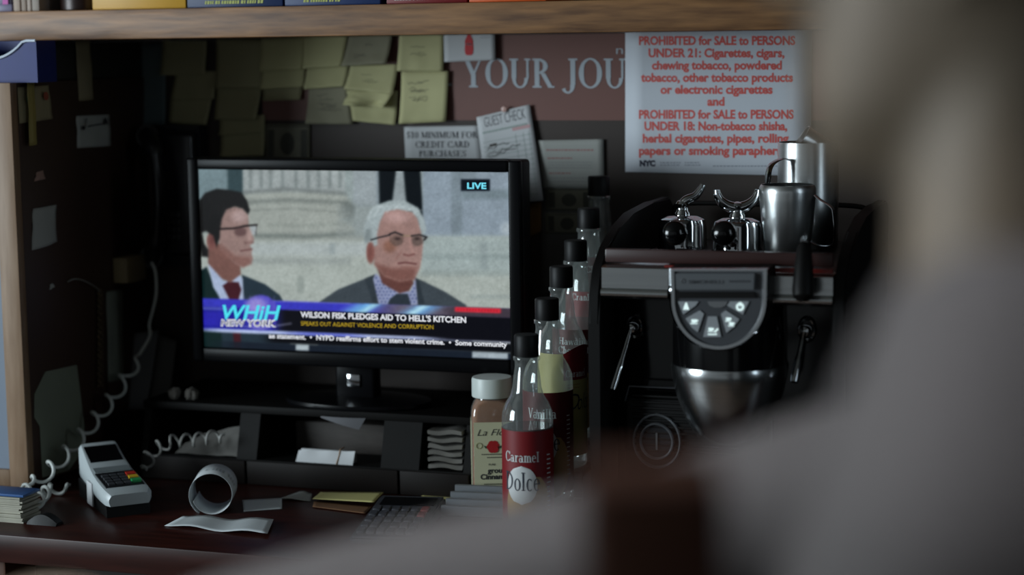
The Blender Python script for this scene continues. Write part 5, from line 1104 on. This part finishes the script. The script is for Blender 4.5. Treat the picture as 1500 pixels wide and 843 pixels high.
# ------------------------------------------------------------------ steel milk jugs
m_jug = mat('jug_steel', (232, 235, 235), .29, 1, var=.06, scale=4, stretch=(1, 1, 40))
def jug(loc, prof, label, hand=None, tilt=None, hname='handle'):
    t = thing('milk_jug', label, 'jug', loc, group='steel milk jugs on the coffee machine')
    c = Vector(loc); M = tilt or Matrix.Identity(4)
    inner = [(max(r-.0012, .001), z) for r, z in prof[1:]]; inner = [(r, max(z, .002)) for r, z in inner]
    bm = B(); lathe(bm, prof+list(reversed(inner))+[(.001, .002)], (0, 0, 0), 56, cap=False); bm.transform(Matrix.Translation(c) @ M); part('jug_body', bm, m_jug, t, smooth='auto')
    if hand:
        bm = B(); tube(bm, smooth_path([Vector(h) for h in hand], 6), (.0016, .0062) if False else .003, 10)
        bm.free(); bm = B(); pts = smooth_path([Vector(h) for h in hand], 6); tube(bm, pts, [(.0013, .0085)]*len(pts), 10, flat=(0, 0, 1)); bm.transform(Matrix.Translation(c) @ M); part(hname, bm, m_chr, t)
    return t
f0 = P(1153, 369, -.26); f0.z = ztr; kf = ((f0-CAM).dot(FW))/2800; r1 = 33.5*kf; r2 = 41.5*kf; hf = 104*kf
hd_ = Vector((math.cos(YAW-.35), math.sin(YAW-.35), 0))
jug(f0, [(.001, .0), (r1*.94, 0), (r1, .003), (r1*1.06, hf*.25), (r2*.97, hf*.75), (r2, hf*.9), (r2*.99, hf*.96), (r2*.93, hf)], 'steel milk jug standing in front, on the tray beside the black handle',
    [hd_*(r2*.97)+Vector((0, 0, hf*.86)), hd_*(r2+.006)+Vector((0, 0, hf*.80)), hd_*(r2+.022)+Vector((0, 0, hf*.70)), hd_*(r2+.026)+Vector((0, 0, hf*.60)), hd_*(r2+.028)+Vector((0, 0, hf*.30)), hd_*(r2+.024)+Vector((0, 0, hf*.17)), hd_*(r2+.008)+Vector((0, 0, hf*.15)), hd_*(r1*1.05)+Vector((0, 0, hf*.20))])
b0 = P(1183, 350, -.15); b0.z = ztr; kb = ((b0-CAM).dot(FW))/2800; rB = 44*kb; hB = P(1183, 208, -.15).z-ztr
hb_ = Vector((-.42, -.90, 0))
jug(b0, [(.001, 0), (rB*.96, 0), (rB, .003), (rB*1.01, hB*.4), (rB*1.0, hB*.97), (rB*.985, hB)], 'tall steel milk jug behind the front jug, its strap handle turned to the left',
    [hb_*(rB*.99)+Vector((0, 0, hB*.84)), hb_*(rB+.012)+Vector((-.006, 0, hB*.86)), hb_*(rB+.026)+Vector((-.014, 0, hB*.80)), hb_*(rB+.030)+Vector((-.016, 0, hB*.66)), hb_*(rB+.030)+Vector((-.016, 0, hB*.40)), hb_*(rB+.018)+Vector((-.01, 0, hB*.30)), hb_*(rB*.99)+Vector((0, 0, hB*.30))])
til = Matrix.Rotation(math.radians(-56), 4, Vector((-.32, 1, 0)).normalized()); r3 = .024
mc = P(1172, 205, b0.y)
ax3 = til @ Vector((0, 0, 1)); jug(mc-ax3*.056, [(.001, 0), (r3*.95, 0), (r3, .003), (r3*1.02, .03), (r3, .054), (r3*1.03, .056)], 'small steel jug tilted inside the tall one, its dark mouth facing left', None, til)
# ------------------------------------------------------------------ square post in the foreground
fH = Vector((-math.sin(YAW), math.cos(YAW), 0)); rH = Vector((math.cos(YAW), math.sin(YAW), 0))
def Wp(lat, dep, z): return Vector((CAM.x, CAM.y, 0))+fH*dep+rH*lat+Vector((0, 0, z))
pb = Wp(.0575, .78, 0)
t = thing('wooden_post', 'dark brown square post out of focus between the two grey sleeves', 'post', pb, YAW)
m_post = mat('post_brown', (34, 16, 6), .8, spec=.1, var=.35, scale=10, stretch=(6, 6, .6))
bm = B(); box(bm, -.0295, .0295, -.0295, .0295, .02, 1.476, .004); part('shaft', bm, m_post, t, local=True)
bm = B(); box(bm, -.0280, .0280, -.0280, .0280, 1.476, 1.480, .0015, 3); part('cap', bm, m_post, t, local=True)
bm = B(); box(bm, -.042, .042, -.042, .042, 0, .02, .004); part('foot_plate', bm, m_post, t, local=True)
# ------------------------------------------------------------------ the person in the foreground
ba = math.radians(65); fb = math.cos(ba)*fH-math.sin(ba)*rH; lb = -math.cos(ba)*rH-math.sin(ba)*fH; ZU = Vector((0, 0, 1))
N0 = Wp(.217, .80, 1.545)
pr = thing('person', 'person out of focus at right in a grey long-sleeved top, facing the counter', 'person', Vector((N0.x, N0.y, 0)))
m_skin = mat('skin', (108, 94, 77), .55, var=.08); m_top = mat('grey_cloth', (56, 53, 52), .85, var=.12, scale=40); m_tr = mat('trouser_dark', (34, 36, 44), .8); m_hair = mat('hair_brown', (28, 18, 11), .8, spec=.15, var=.4, scale=60, stretch=(1, 1, .2)); m_shoe = mat('shoe_black', (24, 22, 21), .4)
def V3(f, l, z): return Vector((N0.x, N0.y, 0))+fb*f+lb*l+ZU*z
def ell_ring(c, a, b, n=20): return [c+a*math.cos(2*math.pi*i/n)+b*math.sin(2*math.pi*i/n) for i in range(n)]
def torso(bm, g):
    loft(bm, [ell_ring(V3(f, 0, z), fb*(d+g), lb*(w_+g)) for z, f, d, w_ in [(.86, -.02, .085, .135), (.95, -.02, .105, .155), (1.05, -.015, .10, .145), (1.15, -.005, .10, .145), (1.28, .0, .115, .165), (1.38, -.005, .11, .175), (1.445, -.01, .10, .165), (1.495, -.015, .085, .132), (1.535, -.01, .066, .092), (1.558, -.008, .055, .068)]])
SL, SR = V3(-.01, .160, 1.464), V3(.01, -.165, 1.445)
EL, WL = V3(-.03, .205, 1.195), V3(.10, .22, .98)
ER = Wp(.058, 1.05, 1.36); WR = Wp(-.205, 1.15, 1.285)
HL, KL, AL = V3(-.03, .09, .90), V3(-.07, .10, .49), V3(-.20, .10, .085)
HR, KR, AR = V3(-.03, -.09, .90), V3(-.04, -.10, .49), V3(-.15, -.11, .085)
def limb(bm, pts, rs, n=5):
    p = smooth_path(pts, n); m_ = len(p)-1; r = []
    for i in range(m_+1):
        s = i/m_*(len(rs)-1); k = min(int(s), len(rs)-2); r.append(rs[k]+(rs[k+1]-rs[k])*(s-k))
    tube(bm, p, r, 16)
def ball(bm, c, r, sx=1, sy=1, sz=1):
    g = bmesh.ops.create_icosphere(bm, subdivisions=3, radius=1.0)
    for v in g['verts']: v.co = Vector(c)+Vector((v.co.x*r*sx, v.co.y*r*sy, v.co.z*r*sz))
def hand(bm, wr, fwd, side, curl, nrm):
    """palm and five separate curled fingers; fwd along the fingers, side toward the thumb, nrm out of the back of the hand"""
    fwd = fwd.normalized(); side = (side-fwd*side.dot(fwd)).normalized(); nrm = fwd.cross(side).normalized() if nrm is None else nrm
    def h(f, s, n_): return wr+fwd*f+side*s+nrm*n_
    loft(bm, [ell_ring(h(f, 0, 0), side*a, nrm*b, 14) for f, a, b in [(-.02, .026, .019), (.015, .030, .017), (.05, .039, .015), (.085, .040, .013), (.095, .036, .010)]])
    for s, L_, rd in ((.030, .072, .0088), (.010, .080, .009), (-.011, .074, .0088), (-.030, .058, .0078)):
        p = h(.085, s, 0); d = fwd; pts = [p-fwd*.015, p]; 
        for q, seg in enumerate((.45, .3, .25)):
            d = (d*math.cos(curl*(.5+.35*q))-nrm*math.sin(curl*(.5+.35*q))).normalized(); p = p+d*L_*seg; pts.append(p)
        tube(bm, smooth_path(pts, 3), [rd*(1-.28*i/12) for i in range(13)], 10)
    pts = [h(.012, .020, -.004), h(.032, .042, -.012), h(.058, .054, -.022), h(.080, .056, -.034)]; tube(bm, smooth_path(pts, 3), [.0125, .0125, .012, .0115, .011, .0105, .010, .0098, .009, .008], 10)
# head frame
ha = math.radians(52); fh = math.cos(ha)*fH-math.sin(ha)*rH; lh = -math.cos(ha)*rH-math.sin(ha)*fH
HC = V3(.010, .0, 1.712)
def hp3(x, y, z): return HC+fh*x+lh*y+ZU*z
HR_ = [(-.116, .070, .030, .026), (-.105, .082, .0, .040), (-.085, .086, -.035, .052), (-.06, .085, -.065, .060), (-.03, .085, -.085, .067), (.0, .083, -.096, .072), (.03, .088, -.102, .075), (.06, .087, -.102, .075), (.085, .074, -.092, .067), (.103, .048, -.070, .049), (.113, .015, -.035, .024)]
bm = B()
loft(bm, [[hp3((a+b)/2+(a-b)/2*math.copysign(abs(math.cos(t_))**.85, math.cos(t_)), w_*math.copysign(abs(math.sin(t_))**.85, math.sin(t_)), z) for t_ in [2*math.pi*i/28 for i in range(28)]] for z, a, b, w_ in HR_])
tube(bm, [hp3(.082, 0, .022), hp3(.094, 0, .0), hp3(.104, 0, -.018), hp3(.106, 0, -.028), hp3(.088, 0, -.036)], [.006, .0085, .0115, .013, .009], 12)
for s in (-1, 1):
    ball(bm, hp3(.094, s*.011, -.029), .008)                                    # nostril wing
    tube(bm, [hp3(.088, s*.012, .024), hp3(.086, s*.030, .029), hp3(.076, s*.048, .022)], [.006, .007, .005], 10)   # brow
    ball(bm, hp3(.066, s*.040, -.022), .020)                                    # cheekbone
    loft(bm, [[hp3(-.008+.017*math.cos(k*.449)*m_, s*(.071+oy), -.012+.031*math.sin(k*.449)*m_) for k in range(14)] for oy, m_ in ((-.006, .7), (.004, .85), (.011, 1.0), (.014, .9), (.012, .6))])
tube(bm, [hp3(.080, -.024, -.063), hp3(.091, 0, -.059), hp3(.080, .024, -.063)], [.003, .0065, .003], 10)
tube(bm, [hp3(.079, -.022, -.070), hp3(.089, 0, -.072), hp3(.079, .022, -.070)], [.003, .0068, .003], 10)
ball(bm, hp3(.076, 0, -.100), .016)
limb(bm, [V3(-.012, 0, 1.47), V3(-.005, 0, 1.54), hp3(-.018, 0, -.05)], [.066, .058, .058])
torso(bm, -.014)
for a, e, w_ in ((SL, EL, WL), (SR, ER, WR)):
    ball(bm, a, .042); limb(bm, [a, a.lerp(e, .5), e], [.044, .042, .036]); limb(bm, [e, e.lerp(w_, .4), w_], [.036, .036, .025])
fwR = (WR-ER).normalized(); hand(bm, WR+fwR*.02, fwR, ZU, .55, None); fwL = (WL-EL).normalized(); hand(bm, WL+fwL*.02, fwL, -lb, .6, lb*1.0)
for a, k, f_ in ((HL, KL, AL), (HR, KR, AR)):
    limb(bm, [a, a.lerp(k, .5), k], [.075, .066, .050]); limb(bm, [k, k.lerp(f_, .35), f_], [.048, .050, .036]); limb(bm, [f_, f_+fb*.08-ZU*.03, f_+fb*.17-ZU*.05], [.036, .034, .026])
part('body', remesh(bm, .0048, 3), m_skin, pr, smooth=True)
bm = B(); torso(bm, .004)
for a, e, w_ in ((SL, EL, WL), (SR, ER, WR)):
    ball(bm, a, .060); limb(bm, [a, a.lerp(e, .5), e], [.061, .057, .051]); limb(bm, [e, e.lerp(w_, .5), w_], [.051, .050, .038])
limb(bm, [V3(-.012, 0, 1.52), V3(-.008, 0, 1.562)], [.080, .066])
limb(bm, [V3(-.01, .055, 1.525), V3(-.01, .11, 1.497), SL], [.064, .064, .062])
for k in range(10):  # a few folds
    a = SL.lerp(EL, .2+.07*k); tube(bm, [a+fb*(.055*math.cos(q*.7+k))+lb*(.055*math.sin(q*.7+k))+ZU*.010*q for q in range(5)], [.004, .008, .009, .008, .004], 8)
part('grey_top', remesh(bm, .007, 5), m_top, pr, smooth=True)
bm = B(); loft(bm, [ell_ring(V3(f, 0, z), fb*d, lb*w_) for z, f, d, w_ in [(.80, -.02, .10, .155), (.90, -.02, .118, .166), (.98, -.02, .115, .160), (1.0, -.02, .108, .154)]])
for a, k, f_ in ((HL, KL, AL), (HR, KR, AR)): limb(bm, [a, a.lerp(k, .5), k, k.lerp(f_, .5), f_-ZU*.03], [.092, .080, .064, .060, .052])
part('trousers', remesh(bm, .009, 4), m_tr, pr, smooth=True)
for f_ in (AL, AR):
    bm = B(); loft(bm, [ell_ring(Vector((f_.x, f_.y, 0))+fb*x+ZU*z, lb*w_, ZU*h_) for x, z, w_, h_ in [(-.055, .040, .030, .036), (-.03, .045, .040, .044), (.04, .046, .042, .045), (.11, .036, .046, .035), (.17, .028, .044, .027), (.205, .022, .026, .018)]])
    for v in bm.verts: v.co.z = max(v.co.z, .001)
    part('shoe', remesh(bm, .008, 3), m_shoe, pr, smooth=True)
# hair: cap over crown, back and nape
bm = B()
hr = [(-.135, -.025, -.082, .050), (-.10, -.030, -.094, .062), (-.06, -.028, -.104, .073), (-.02, -.022, -.110, .080), (.02, .0, -.115, .084), (.05, .094, -.116, .084), (.08, .090, -.108, .078), (.105, .064, -.085, .060), (.122, .025, -.045, .032)]
loft(bm, [[hp3((a+b)/2+(a-b)/2*math.cos(t_), w_*math.sin(t_), z) for t_ in [2*math.pi*i/28 for i in range(28)]] for z, a, b, w_ in hr])
for s in (-1, 1): limb(bm, [hp3(.018, s*.074, .04), hp3(.020, s*.074, .01), hp3(.018, s*.072, -.025)], [.014, .010, .006])
for k in range(7): limb(bm, [hp3(.05, -.05+.017*k, .105), hp3(.095, -.05+.017*k, .088), hp3(.100, -.05+.017*k, .060)], [.014, .014, .007])
part('hair', remesh(bm, .006, 3), m_hair, pr, smooth=True)
for s in (-1, 1):
    c = hp3(.076, s*.031, .006); bm = B(); ball(bm, c, .0122); ey = part('eye', bm, mat('eye_white', (205, 202, 198), .25), pr, smooth=True)
    bm = B(); lathe(bm, [(.001, .0), (.0056, 0), (.005, .0012), (.001, .0016)], c+fh*.0114, 20, axis=fh); part('iris', bm, mat('iris_brown', (48, 34, 24), .2), ey)
    bm = B(); tube(bm, [hp3(.090, s*.012, .026), hp3(.0895, s*.030, .032), hp3(.079, s*.049, .025)], [(.002, .003), (.003, .004), (.0015, .002)], 8); part('eyebrow', bm, m_hair, pr, smooth=True)
